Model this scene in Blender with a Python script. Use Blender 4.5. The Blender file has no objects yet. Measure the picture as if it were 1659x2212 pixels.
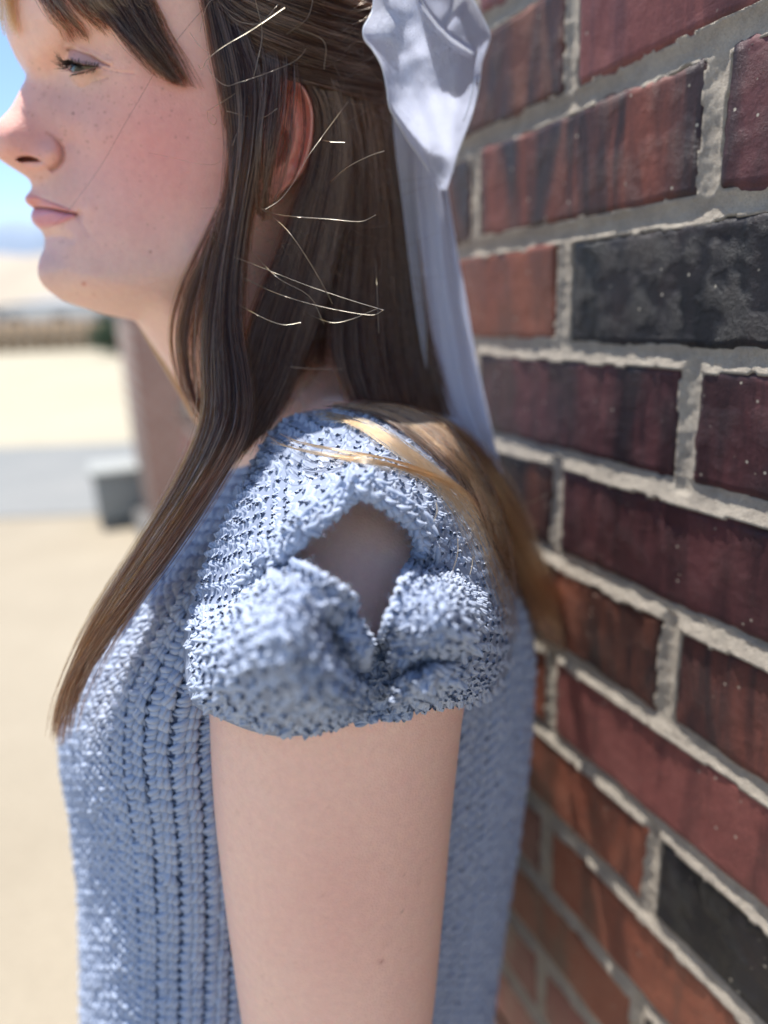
import bpy, math, random
import numpy as np
from mathutils import Matrix, Vector

rng = np.random.default_rng(7)
random.seed(7)
C = bpy.context.scene.collection
SC = 0.01                                    # everything below is worked out in centimetres
CAMZ = 140.0
FOC, PITCH, ROLL = 698.26, 0.2819, -0.0389   # focal length in pixels of a 768 wide frame, tilt down, roll

# ------------------------------------------------------------------ camera, sky, sun, exposure
scn = bpy.context.scene
cd = bpy.data.cameras.new('camera'); cam = bpy.data.objects.new('camera', cd); C.objects.link(cam)
cam.matrix_world = Matrix.Translation((0, 0, CAMZ*SC)) @ Matrix.Rotation(math.pi/2-PITCH, 4, 'X') @ Matrix.Rotation(ROLL, 4, 'Z')
cd.sensor_fit = 'HORIZONTAL'; cd.sensor_width = 36.0; cd.lens = 36.0*FOC/768.0
cd.clip_start = 0.01; cd.clip_end = 4000
cd.dof.use_dof = True
cd.dof.focus_distance = 0.278
cd.dof.aperture_fstop = cd.lens/1000.0/0.0078
scn.camera = cam

SUN = Vector((-0.180, 0.200, 0.963)).normalized()
world = bpy.data.worlds.new('World'); scn.world = world; world.use_nodes = True
wn = world.node_tree.nodes; wl = world.node_tree.links
bg = wn['Background']
sky = wn.new('ShaderNodeTexSky'); sky.sky_type = 'NISHITA'; sky.sun_disc = False
sky.sun_elevation = math.asin(SUN.z); sky.sun_rotation = math.atan2(SUN.x, SUN.y)
sky.air_density = 1.0; sky.dust_density = 0.2; sky.ozone_density = 3.0
wl.new(sky.outputs[0], bg.inputs[0]); bg.inputs[1].default_value = 0.095
ld = bpy.data.lights.new('sun', 'SUN'); ld.energy = 4.2; ld.angle = math.radians(0.5); ld.color = (1.0, 0.955, 0.89)
sun = bpy.data.objects.new('sun', ld); C.objects.link(sun)
sun.rotation_euler = SUN.to_track_quat('Z', 'Y').to_euler()
scn.view_settings.view_transform = 'Standard'; scn.view_settings.look = 'None'
scn.view_settings.exposure = 1.14; scn.view_settings.gamma = 1.0
scn.cycles.max_bounces = 10; scn.cycles.transparent_max_bounces = 12
scn.cycles.use_denoising = True

# ------------------------------------------------------------------ geometry of the view
KD = 768/1659.0                              # traces were read off a 1659 wide picture
A0 = math.radians(26)
F = np.array([-math.cos(A0), -math.sin(A0), 0.0])     # where the person faces
S = np.array([math.sin(A0), -math.cos(A0), 0.0])      # her left side
ORG = np.array([0, 0, CAMZ])
def rays(x, y):
    x = np.asarray(x, float); y = np.asarray(y, float)
    X = (x*KD-384)/FOC; Y = -(y*KD-512)/FOC
    c, s = math.cos(ROLL), math.sin(ROLL)
    X, Y = c*X-s*Y, s*X+c*Y
    c, s = math.cos(PITCH), math.sin(PITCH)
    return np.stack([X, c+s*Y, -s+c*Y], -1)
N0 = rays(20, 340)*34.0
M0 = float(N0 @ S)
def Q(x, y, h):
    """point seen at (x,y) lying h cm to the person's left of her middle plane"""
    w = rays(x, y)
    t = (M0+np.asarray(h, float))/(w @ S)
    return w*t[..., None]+ORG
def mirror(P):
    d = (P-ORG) @ S-M0
    return P-2*d[..., None]*S
def PZ(x, y, z):
    return rays(x, y)*np.asarray(z, float)[..., None]+ORG

# ------------------------------------------------------------------ small helpers
def cr(pts, n, closed=False):
    """Catmull-Rom through pts, resampled evenly to n points"""
    p = np.asarray(pts, float)
    if closed: q = np.vstack([p[-1], p, p[0], p[1]])
    else: q = np.vstack([2*p[0]-p[1], p, 2*p[-1]-p[-2]])
    out = []
    for i in range(1, len(q)-2):
        t = np.linspace(0, 1, 12, endpoint=False)[:, None]
        a, b, c_, d = q[i-1], q[i], q[i+1], q[i+2]
        out.append(.5*((2*b)+(c_-a)*t+(2*a-5*b+4*c_-d)*t**2+(3*b-a-3*c_+d)*t**3))
    out = np.vstack(out+[q[-2][None]])
    L = np.r_[0, np.cumsum(np.linalg.norm(np.diff(out, axis=0), axis=1))]
    s = np.linspace(0, L[-1], n, endpoint=not closed)
    return np.stack([np.interp(s, L, out[:, k]) for k in range(out.shape[1])], -1)
def rbf(pts, smooth=0.0):
    p = np.asarray(pts, float); X = p[:, :2]/100; v = p[:, 2:]
    def ker(a, b):
        r2 = ((a[:, None]-b[None])**2).sum(-1)
        return .5*r2*np.log(r2+1e-12)
    n = len(X); K = ker(X, X)+smooth*np.eye(n); Pm = np.c_[np.ones(n), X]
    Am = np.block([[K, Pm], [Pm.T, np.zeros((3, 3))]])
    w = np.linalg.solve(Am, np.vstack([v, np.zeros((3, v.shape[1]))]))
    def f(x, y):
        x = np.asarray(x, float); y = np.asarray(y, float); sh = x.shape
        q = np.stack([x.ravel(), y.ravel()], -1)/100
        o = np.empty((len(q), v.shape[1]))
        for i in range(0, len(q), 20000):
            b = q[i:i+20000]
            o[i:i+20000] = ker(b, X) @ w[:n]+np.c_[np.ones(len(b)), b] @ w[n:]
        o = o.reshape(sh+(v.shape[1],))
        return o[..., 0] if v.shape[1] == 1 else o
    return f
def dist_poly(x, y, poly):
    p = np.asarray(poly, float); best = np.full(np.shape(x), 1e9)
    for a, b in zip(p[:-1], p[1:]):
        ab = b-a; L = ab @ ab+1e-9
        t = np.clip(((x-a[0])*ab[0]+(y-a[1])*ab[1])/L, 0, 1)
        best = np.minimum(best, np.hypot(x-a[0]-t*ab[0], y-a[1]-t*ab[1]))
    return best
def inside(x, y, poly):
    p = np.asarray(poly, float); r = np.zeros(np.shape(x), bool)
    for (x0, y0), (x1, y1) in zip(p, np.roll(p, -1, 0)):
        if y0 == y1: continue
        m = ((y0 > y) != (y1 > y)) & (x < (x1-x0)*(y-y0)/(y1-y0)+x0)
        r ^= m
    return r
def sd(x, y, poly):
    d = dist_poly(x, y, list(poly)+[poly[0]])
    return np.where(inside(x, y, poly), d, -d)        # positive inside
def sm(a, b, x):
    t = np.clip((x-a)/(b-a), 0, 1); return t*t*(3-2*t)
def gauss(x, y, cx, cy, s, sy=None):
    sy = sy or s
    return np.exp(-((x-cx)/s)**2-((y-cy)/sy)**2)
def vnoise(P, scale, seed=0, octaves=3):
    """cheap smooth value noise on points (n,3)"""
    r = np.random.default_rng(seed); out = 0; amp = 1; tot = 0
    for o in range(octaves):
        T = r.random((32, 32, 32)); q = np.asarray(P)*scale*(2**o)
        i = np.floor(q).astype(int); f = q-i; f = f*f*(3-2*f); v = 0
        for dx in (0, 1):
            for dy in (0, 1):
                for dz in (0, 1):
                    w = (f[..., 0] if dx else 1-f[..., 0])*(f[..., 1] if dy else 1-f[..., 1])*(f[..., 2] if dz else 1-f[..., 2])
                    v = v+w*T[(i[..., 0]+dx) % 32, (i[..., 1]+dy) % 32, (i[..., 2]+dz) % 32]
        out = out+amp*(v*2-1); tot += amp; amp *= .5
    return out/tot

def mesh_from(name, V, Fq, mats=(), smooth=True, col=None, tris=None):
    V = np.asarray(V, np.float32).reshape(-1, 3)*SC
    me = bpy.data.meshes.new(name)
    Fq = np.asarray(Fq, np.int32).reshape(-1, 4)
    me.vertices.add(len(V)); me.vertices.foreach_set('co', V.ravel())
    nt = 0 if tris is None else len(tris)
    me.loops.add(Fq.size+nt*3)
    li = Fq.ravel() if nt == 0 else np.r_[Fq.ravel(), np.asarray(tris, np.int32).ravel()]
    me.loops.foreach_set('vertex_index', li)
    me.polygons.add(len(Fq)+nt)
    ls = np.r_[np.arange(len(Fq))*4, len(Fq)*4+np.arange(nt)*3].astype(np.int32)
    me.polygons.foreach_set('loop_start', ls)
    me.update(calc_edges=True)
    if smooth: me.polygons.foreach_set('use_smooth', np.ones(len(me.polygons), bool))
    if col is not None:
        a = me.color_attributes.new('Col', 'FLOAT_COLOR', 'POINT')
        cc = np.ones((len(V), 4), np.float32); cc[:, :3] = np.asarray(col).reshape(-1, 3)
        a.data.foreach_set('color', cc.ravel())
    for m in mats: me.materials.append(m)
    me.validate(); me.update()
    return me
def link(name, me, parent=None):
    o = bpy.data.objects.new(name, me); C.objects.link(o)
    if parent is not None: o.parent = parent
    return o
def empty(name, parent=None):
    o = bpy.data.objects.new(name, None); C.objects.link(o); o.parent = parent; o.empty_display_size = .05; return o
def tag(o, label=None, cat=None, group=None, kind=None):
    if label: o['label'] = label
    if cat: o['category'] = cat
    if group: o['group'] = group
    if kind: o['kind'] = kind
    return o
def gridfaces(nr, nc, off=0, cyc=False):
    r = np.arange(nr-1)[:, None]; c = np.arange(nc if cyc else nc-1)[None]
    a = r*nc+c; b = r*nc+(c+1) % nc
    return np.stack([a, a+nc, b+nc, b], -1).reshape(-1, 4)+off
def normals(P):
    du = np.gradient(P, axis=1); dv = np.gradient(P, axis=0)
    n = np.cross(du, dv); n /= np.linalg.norm(n, axis=-1, keepdims=True)+1e-9
    return n

# ------------------------------------------------------------------ materials
def mat(name):
    m = bpy.data.materials.new(name); m.use_nodes = True
    nt = m.node_tree; b = nt.nodes['Principled BSDF']
    return m, nt, b
def nd(nt, t, **k):
    n = nt.nodes.new(t)
    for a, v in k.items(): setattr(n, a, v)
    return n
def noise(nt, scale, detail=4, rough=.6, vec=None, dist=0):
    n = nd(nt, 'ShaderNodeTexNoise'); n.inputs['Scale'].default_value = scale
    n.inputs['Detail'].default_value = detail; n.inputs['Roughness'].default_value = rough
    n.inputs['Distortion'].default_value = dist
    if vec is not None: nt.links.new(vec, n.inputs['Vector'])
    return n
def ramp(nt, src, stops):
    r = nd(nt, 'ShaderNodeValToRGB'); e = r.color_ramp.elements
    while len(e) < len(stops): e.new(.5)
    for i, (p, c) in enumerate(stops):
        e[i].position = p; e[i].color = tuple(c)+(1,) if len(c) == 3 else c
    nt.links.new(src, r.inputs[0]); return r
def mix(nt, fac, a, b, mode='MIX'):
    m = nd(nt, 'ShaderNodeMix', data_type='RGBA', blend_type=mode)
    if isinstance(fac, float): m.inputs[0].default_value = fac
    else: nt.links.new(fac, m.inputs[0])
    for v, i in ((a, 6), (b, 7)):
        if isinstance(v, tuple): m.inputs[i].default_value = v+(1,)
        else: nt.links.new(v, m.inputs[i])
    return m.outputs[2]
def bump(nt, src, strength, dist, b, prev=None):
    n = nd(nt, 'ShaderNodeBump'); n.inputs['Strength'].default_value = strength
    n.inputs['Distance'].default_value = dist
    nt.links.new(src, n.inputs['Height'])
    if prev is not None: nt.links.new(prev, n.inputs['Normal'])
    if b is not None: nt.links.new(n.outputs[0], b.inputs['Normal'])
    return n.outputs[0]
def coords(nt, kind='Object'):
    return nd(nt, 'ShaderNodeTexCoord').outputs[kind]

def skin_mat():
    m, nt, b = mat('skin')
    a = nd(nt, 'ShaderNodeVertexColor', layer_name='Col')
    co = coords(nt)
    n1 = noise(nt, 260, 5, .65, co)
    r1 = ramp(nt, n1.outputs[0], [(.3, (.95, .91, .91)), (.7, (1.03, 1.02, 1.0))])
    c = mix(nt, 1.0, a.outputs[0], r1.outputs[0], 'MULTIPLY')
    nt.links.new(c, b.inputs['Base Color'])
    b.inputs['Roughness'].default_value = .42
    b.inputs['Specular IOR Level'].default_value = .5
    b.subsurface_method = 'RANDOM_WALK'
    b.inputs['Subsurface Weight'].default_value = .55
    b.inputs['Subsurface Radius'].default_value = (1.0, .35, .2)
    b.inputs['Subsurface Scale'].default_value = .0035
    v = nd(nt, 'ShaderNodeTexVoronoi'); v.inputs['Scale'].default_value = 900
    nt.links.new(co, v.inputs['Vector'])
    n2 = noise(nt, 380, 4, .6, co)
    p = bump(nt, v.outputs['Distance'], .6, .00022, None)
    bump(nt, n2.outputs[0], .18, .0004, b, p)
    return m
def simple(name, col, rough=.8, spec=.3):
    m, nt, b = mat(name)
    b.inputs['Base Color'].default_value = tuple(col)+(1,); b.inputs['Roughness'].default_value = rough
    b.inputs['Specular IOR Level'].default_value = spec
    return m
def wool_mat():
    m, nt, b = mat('wool')
    co = coords(nt)
    n = noise(nt, 130, 3, .6, co)
    r = ramp(nt, n.outputs[0], [(.25, (.31, .365, .49)), (.55, (.38, .435, .555)), (.8, (.46, .51, .62))])
    nt.links.new(r.outputs[0], b.inputs['Base Color'])
    b.inputs['Roughness'].default_value = .95; b.inputs['Specular IOR Level'].default_value = .05
    b.inputs['Sheen Weight'].default_value = .12; b.inputs['Sheen Roughness'].default_value = .5
    n2 = noise(nt, 1800, 2, .6, co)
    bump(nt, n2.outputs[0], .3, .0003, b)
    return m
def hair_mat(name, melanin, red, rough=.28, tint=(1, 1, 1)):
    m = bpy.data.materials.new(name); m.use_nodes = True; nt = m.node_tree
    nt.nodes.remove(nt.nodes['Principled BSDF'])
    h = nd(nt, 'ShaderNodeBsdfHairPrincipled', parametrization='MELANIN')
    h.inputs['Melanin'].default_value = melanin; h.inputs['Melanin Redness'].default_value = red
    h.inputs['Roughness'].default_value = rough; h.inputs['Radial Roughness'].default_value = .45
    h.inputs['Random Color'].default_value = .35; h.inputs['Random Roughness'].default_value = .2
    nt.links.new(h.outputs[0], nt.nodes['Material Output'].inputs[0])
    return m
M_skin = skin_mat(); M_wool = wool_mat()
M_hair = hair_mat('brown_hair', .74, .82, .28)
def hair_col(name, col, rough):
    m = hair_mat(name, .5, .5, rough); h = [n for n in m.node_tree.nodes if n.type == 'BSDF_HAIR_PRINCIPLED'][0]
    h.parametrization = 'COLOR'; h.inputs['Color'].default_value = tuple(col)+(1,); return m
M_hair_gold = hair_col('painted_sunlit_hair', (.28, .135, .058), .26)  # sunlight on the brown hair is put into this gold colour
M_hair_accent = hair_col('highlight_brown_hair', (.20, .118, .072), .26)  # highlights of the brown hair put into a paler strand colour
M_fly = hair_mat('stray_hair', .10, .35, .3)  # pale colour carries the sunlit look of the stray strands
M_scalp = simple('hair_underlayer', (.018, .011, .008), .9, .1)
M_lash = simple('lash', (.012, .009, .008), .5)
M_fuzz = simple('wool_fuzz', (.50, .60, .80), .7, .1)

def brick_mat(name, lo, mid, hi, dark, darkamt, rough_amt):
    m, nt, b = mat(name); co = coords(nt)
    info = nd(nt, 'ShaderNodeObjectInfo')
    add = nd(nt, 'ShaderNodeVectorMath', operation='ADD')
    sc = nd(nt, 'ShaderNodeVectorMath', operation='SCALE'); sc.inputs['Scale'].default_value = 37.0
    nt.links.new(info.outputs['Location'], sc.inputs[0])
    nt.links.new(co, add.inputs[0]); nt.links.new(sc.outputs[0], add.inputs[1]); v = add.outputs[0]
    n1 = noise(nt, 22, 6, .65, v)
    r1 = ramp(nt, n1.outputs[0], [(.28, lo), (.5, mid), (.74, hi)])
    # vertical burn streaks: noise stretched along the brick height
    mp = nd(nt, 'ShaderNodeMapping'); mp.inputs['Scale'].default_value = (1, 1, .16)
    nt.links.new(v, mp.inputs[0])
    n2 = noise(nt, 38, 5, .62, mp.outputs[0], .6)
    r2 = ramp(nt, n2.outputs[0], [(max(0, .62-darkamt*.35), (0, 0, 0)), (min(1, .82-darkamt*.3), (1, 1, 1))])
    c = mix(nt, r2.outputs[0], r1.outputs[0], dark)
    n3 = noise(nt, 700, 4, .7, v)
    c = mix(nt, .5, c, ramp(nt, n3.outputs[0], [(.35, (.5, .5, .5)), (.65, (1.0, 1.0, 1.0))]).outputs[0], 'MULTIPLY')
    # pale specks of lime
    vo = nd(nt, 'ShaderNodeTexVoronoi'); vo.inputs['Scale'].default_value = 130; vo.inputs['Randomness'].default_value = 1
    nt.links.new(v, vo.inputs['Vector'])
    r4 = ramp(nt, vo.outputs['Distance'], [(.07, (1, 1, 1)), (.12, (0, 0, 0))])
    n5 = noise(nt, 40, 2, .5, v)
    r5 = ramp(nt, n5.outputs[0], [(.5, (0, 0, 0)), (.56, (1, 1, 1))])
    f = mix(nt, 1.0, r4.outputs[0], r5.outputs[0], 'MULTIPLY')
    c = mix(nt, f, c, (.5, .45, .36))
    nt.links.new(c, b.inputs['Base Color'])
    r6 = ramp(nt, n2.outputs[0], [(.4, (.62, .62, .62)), (.7, (.38, .38, .38))])
    nt.links.new(r6.outputs[0], b.inputs['Roughness'])
    b.inputs['Specular IOR Level'].default_value = .5
    n6 = noise(nt, 55, 2, .5, v); r7 = ramp(nt, n6.outputs[0], [(.45, (.15, .15, .15)), (.62, (1, 1, 1))])
    n7 = noise(nt, 420, 5, .75, v)
    hm = mix(nt, 1.0, n7.outputs[0], r7.outputs[0], 'MULTIPLY')
    p = bump(nt, hm, rough_amt, .0022, None)
    bump(nt, n3.outputs[0], .4, .0005, b, p)
    return m
BR = {
 'red':    brick_mat('red_brick', (.17, .050, .036), (.25, .075, .052), (.31, .105, .08), (.045, .024, .026), .8, .6),
 'maroon': brick_mat('maroon_brick', (.19, .058, .050), (.25, .080, .070), (.31, .11, .095), (.07, .028, .03), .3, .3),
 'purple': brick_mat('plum_brick', (.075, .026, .030), (.12, .038, .042), (.17, .06, .06), (.025, .014, .018), .6, .5),
 'black':  brick_mat('black_flashed_brick', (.010, .010, .014), (.016, .015, .020), (.034, .022, .024), (.006, .007, .010), .7, .9),
 'brown':  brick_mat('brown_brick', (.13, .045, .028), (.19, .065, .040), (.27, .10, .06), (.035, .02, .02), .7, .6),
 'orange': brick_mat('orange_brick', (.17, .050, .034), (.28, .085, .048), (.35, .13, .08), (.09, .035, .025), .4, .4),
}
def mortar_mat():
    m, nt, b = mat('mortar'); co = coords(nt)
    n = noise(nt, 60, 6, .7, co)
    r = ramp(nt, n.outputs[0], [(.3, (.42, .37, .315)), (.55, (.56, .50, .42)), (.8, (.68, .61, .50))])
    n2 = noise(nt, 1100, 4, .75, co)
    c = mix(nt, .5, r.outputs[0], ramp(nt, n2.outputs[0], [(.35, (.55, .55, .55)), (.6, (1, 1, 1))]).outputs[0], 'MULTIPLY')
    nt.links.new(c, b.inputs['Base Color']); b.inputs['Roughness'].default_value = .95; b.inputs['Specular IOR Level'].default_value = .1
    n3 = noise(nt, 320, 6, .8, co)
    bump(nt, n3.outputs[0], 1.0, .0022, b)
    return m
M_mortar = mortar_mat()

# ================================================================== LARGE STRUCTURE
def sheet(name, x0, y0, x1, y1, z, m, n=1):
    xs = np.linspace(x0, x1, n+1); ys = np.linspace(y0, y1, n+1)
    X, Y = np.meshgrid(xs, ys)
    V = np.stack([X, Y, np.full_like(X, z)], -1)
    o = link(name, mesh_from(name, V, gridfaces(n+1, n+1)[:, ::-1], [m], smooth=False))
    return tag(o, kind='structure')
def ground_mat(name, lo, hi, scale):
    m, nt, b = mat(name); co = coords(nt)
    n = noise(nt, scale, 8, .65, co); r = ramp(nt, n.outputs[0], [(.3, lo), (.7, hi)])
    n2 = noise(nt, scale*60, 3, .7, co)
    c = mix(nt, .5, r.outputs[0], ramp(nt, n2.outputs[0], [(.3, (.6, .6, .6)), (.7, (1, 1, 1))]).outputs[0], 'MULTIPLY')
    nt.links.new(c, b.inputs['Base Color']); b.inputs['Roughness'].default_value = .95; b.inputs['Specular IOR Level'].default_value = .1
    bump(nt, n2.outputs[0], .6, .01, b)
    return m
M_sand = ground_mat('sandy_gravel', (.29, .25, .19), (.35, .305, .235), .9)
M_conc = ground_mat('pale_concrete', (.36, .32, .24), (.42, .38, .29), .35)
M_grey = ground_mat('grey_ground', (.20, .21, .21), (.26, .26, .25), .6)
sheet('ground', -200000, -60000, 200000, 300000, 0, M_sand, 4)
sheet('concrete_lot', -4000, 820, 900, 3600, .5, M_conc, 2)
sheet('grey_strip', -4000, 505, 900, 815, .9, M_grey, 2)  # grey band across the ground in front of the pale lot

# distant hills
def hills():
    m = ground_mat('hazy_hill', (.22, .28, .37), (.27, .33, .42), .002)  # blue haze of distance is put into the hill colour
    xs = np.linspace(-160000, 60000, 140); rows = []
    prof = 16500+2600*np.sin(xs/21000)+1300*np.sin(xs/7000+1)+600*np.sin(xs/2300)
    for k, (yy, f) in enumerate([(90000, 0), (97000, .45), (104000, .8), (112000, 1.0), (125000, .5), (140000, 0)]):
        rows.append(np.stack([xs, np.full_like(xs, yy)+3000*np.sin(xs/9000+k), prof*f-10], -1))
    V = np.array(rows)
    o = link('hills', mesh_from('hills', V, gridfaces(6, 140), [m]))
    tag(o, kind='structure')
hills()

def boxv(x0, y0, z0, x1, y1, z1):
    V = [(x, y, z) for z in (z0, z1) for y in (y0, y1) for x in (x0, x1)]
    Fq = [(0, 2, 3, 1), (4, 5, 7, 6), (0, 1, 5, 4), (2, 6, 7, 3), (0, 4, 6, 2), (1, 3, 7, 5)]
    return V, Fq
def box(name, dims, m, parent=None, bev=0.0):
    V, Fq = boxv(*dims)
    o = link(name, mesh_from(name, V, Fq, [m], smooth=False), parent)
    if bev:
        b = o.modifiers.new('bevel', 'BEVEL'); b.width = bev*SC; b.segments = 2
    return o
# low tan rise behind the lot
def rise():
    xs = np.linspace(-90000, 20000, 120); rows = []
    for k, (yy, f) in enumerate([(30000, 0), (36000, .5), (42000, .85), (50000, 1.0), (60000, .4), (70000, -.1)]):
        rows.append(np.stack([xs, np.full_like(xs, yy)+1500*np.sin(xs/4000+k), (4800+420*np.sin(xs/8000)+260*np.sin(xs/2500+1))*f-5], -1))
    o = link('foothill', mesh_from('foothill', np.array(rows), gridfaces(6, 120), [ground_mat('dry_foothill', (.36, .31, .25), (.45, .39, .31), .02)]))
    tag(o, kind='structure')
rise()
# far buildings beyond the lot
def house(x0, y0, w, d, h, wallm, roofm, label, cat='building'):
    e = empty('distant_house'); e.location = ((x0+w/2)*SC, y0*SC, 0)
    tag(e, label, cat, None)
    def put(o): o.matrix_parent_inverse = Matrix.Translation((-(x0+w/2)*SC, -y0*SC, 0)); return o
    put(box('wall', (x0, y0, 0, x0+w, y0+d, h), wallm, e))
    ov = 60; V = [(x0-ov, y0-ov, h), (x0+w+ov, y0-ov, h), (x0+w+ov, y0+d+ov, h), (x0-ov, y0+d+ov, h),
         (x0+w*.2, y0+d/2, h*1.35), (x0+w*.8, y0+d/2, h*1.35)]
    put(link('roof', mesh_from('roof', V, [(0, 1, 5, 4), (2, 3, 4, 5), (3, 2, 1, 0)], [roofm], smooth=False, tris=[(0, 4, 3), (1, 2, 5)]), e))
    n = max(2, int(w/420))
    for i in range(n):
        xx = x0+w*(i+.5)/n
        put(box('window', (xx-70, y0-8, h*.35, xx+70, y0+4, h*.75), M_win, e))
    return e
M_win = simple('dark_window', (.05, .06, .07), .2, .5)
M_tanw = simple('tan_render', (.55, .47, .38), .9); M_brw = simple('rust_brown_cladding', (.34, .19, .10), .9)
M_grw = simple('blue_grey_render', (.38, .40, .42), .9); M_roof = simple('brown_roof', (.22, .13, .08), .9)
M_roofg = simple('grey_roof', (.30, .31, .33), .9)
house(-6300, 7200, 2000, 900, 290, M_tanw, M_roof, 'long low tan house with a brown hipped roof at the far left of the lot')
house(-4050, 7700, 1900, 900, 300, M_grw, M_roofg, 'grey house under a grey roof half hidden behind the chin')
house(-9500, 7600, 2500, 1000, 380, M_brw, M_roof, 'rust brown building beyond the left end of the lot')
fence = empty('board_fence'); fence.location = (-40, 40, 0)
tag(fence, 'low brown board fence along the far edge of the pale lot', 'fence')
M_fence = simple('brown_fence_board', (.36, .26, .17), .9)
fb = None
for i in range(110):
    x = -7600+i*60
    if fb is None:
        fb = box('board', (-27, -2, 0, 27, 2, 150), M_fence, fence); fbm = fb.data; o = fb
    else: o = link('board', fbm, fence)
    o.location = (x*SC+40, (3700+random.uniform(-2, 2))*SC-40, 0)

# brick pillar with footing, and a grey block beside it
def pillar():
    m, nt, b = mat('pillar_brick'); co = coords(nt)
    bt = nd(nt, 'ShaderNodeTexBrick'); bt.inputs['Scale'].default_value = 5
    for k, c in (('Color1', (.33, .17, .13)), ('Color2', (.40, .22, .17)), ('Mortar', (.42, .36, .31))): bt.inputs[k].default_value = c+(1,)
    mp = nd(nt, 'ShaderNodeMapping'); mp.inputs['Rotation'].default_value = (math.pi/2, 0, 0)
    nt.links.new(co, mp.inputs[0]); nt.links.new(mp.outputs[0], bt.inputs['Vector']); nt.links.new(bt.outputs[0], b.inputs['Base Color'])
    b.inputs['Roughness'].default_value = .9
    e = empty('brick_pillar'); p = PZ(np.array(425.), np.array(1140.), np.array(430.)); g = ORG+(p-ORG)*(CAMZ/(CAMZ-p[2]))
    e.location = (g[0]*SC, g[1]*SC, 0); e.rotation_euler = (0, 0, .41)
    tag(e, 'reddish brick pillar on a grey footing seen between the chin and the long hair', 'pillar')
    box('shaft', (-30, -40, 12, 75, 60, 175), m, e, .8)
    box('footing', (-38, -50, 0, 85, 70, 12), simple('footing_concrete', (.13, .125, .12), .9), e, 1)
    box('cap', (-35, -46, 175, 81, 66, 183), simple('cap_concrete', (.5, .48, .44), .9), e, 1)
    p = rays(278, 1118); t = CAMZ/-p[2]; g = p*t
    b2 = empty('concrete_block'); b2.location = (g[0]*SC, g[1]*SC, 0); b2.rotation_euler = (0, 0, .41)
    tag(b2, 'pale grey concrete block standing on the grey strip left of the brick pillar', 'block')
    M_b = simple('block_concrete', (.29, .30, .29), .9)
    box('body', (-20, -18, 3, 20, 22, 36), M_b, b2, 1.5); box('lid', (-22, -20, 36, 22, 24, 40), M_b, b2, 1)
    p = rays(245, 705); g = p*(2900/p[1])
    sh = empty('shrub'); sh.location = (g[0]*SC, g[1]*SC, 0)
    tag(sh, 'dark green shrub beyond the lot just under the jaw', 'shrub')
    V = []; T = []
    for i in range(1500):
        d = rng.normal(size=3); d /= np.linalg.norm(d); r = rng.random()**.4
        c = d*r*np.array([110, 80, 75])+np.array([0, 0, 85]); a = rng.normal(size=3)*9; b_ = rng.normal(size=3)*9
        k = len(V); V += [c, c+a, c+b_]; T.append((k, k+1, k+2))
    link('foliage', mesh_from('foliage', V, np.zeros((0, 4)), [simple('shrub_leaf', (.05, .09, .05), .7)], smooth=False, tris=T), sh)
    st = box('stem', (-6, -6, 0, 6, 6, 80), M_fence, sh, 1)
pillar()

# ================================================================== BRICK WALL
YAW, WD, OFF, JOFF = 0.4085, 27.73, 10.73, 25.58
WN = np.array([math.cos(YAW), math.sin(YAW), 0.0]); WT = np.array([-math.sin(YAW), math.cos(YAW), 0.0])
# local wall axes: x along the wall (away), y out of the wall (towards the viewer), z up
wall = empty('brick_wall')
wall.matrix_world = Matrix(((WT[0], -WN[0], 0, WN[0]*WD*SC), (WT[1], -WN[1], 0, WN[1]*WD*SC), (0, 0, 1, CAMZ*SC), (0, 0, 0, 1)))
tag(wall, 'weathered running bond brick wall with pale mortar beside the person', 'wall')
COURSE, BL, JW = 6.77, 20.3, 1.05
rowsz = {}
def jitter(k, n, s): return (np.sin(k*12.9898+n*78.233+s*37.719)*43758.5453) % 1-.5
def rowtop(k): return OFF-(k-1)*COURSE          # z of the joint above row k
def brick_rect(k, n):
    j0 = JOFF+(n*BL if k % 2 else (n+.5)*BL)
    u0 = j0+JW*.5+jitter(k, n, 1)*.35; u1 = j0+BL-JW*.5+jitter(k, n, 2)*.35
    z1 = rowtop(k)-JW*.5+jitter(k, n, 3)*.25; z0 = rowtop(k+1)+JW*.5+jitter(k, n, 4)*.25
    return u0, u1, z0, z1
COL = {(0, -1): 'maroon', (0, 0): 'brown', (0, 1): 'black', (1, -1): 'purple', (1, 0): 'red', (1, 1): 'brown', (2, -1): 'black', (2, 0): 'orange',
       (3, -1): 'purple', (3, 0): 'purple', (3, 1): 'brown', (4, -1): 'purple', (4, 0): 'brown', (5, -1): 'red', (5, 0): 'brown', (5, 1): 'orange',
       (6, -1): 'maroon', (6, 0): 'orange', (7, -1): 'black', (7, 0): 'orange', (7, 1): 'maroon', (8, -1): 'orange', (8, 0): 'maroon', (8, 1): 'orange', (9, 0): 'orange',
       (-1, 0): 'maroon', (-1, -1): 'red'}
kinds = ['red', 'maroon', 'brown', 'orange', 'purple']
rects = {}
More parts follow.
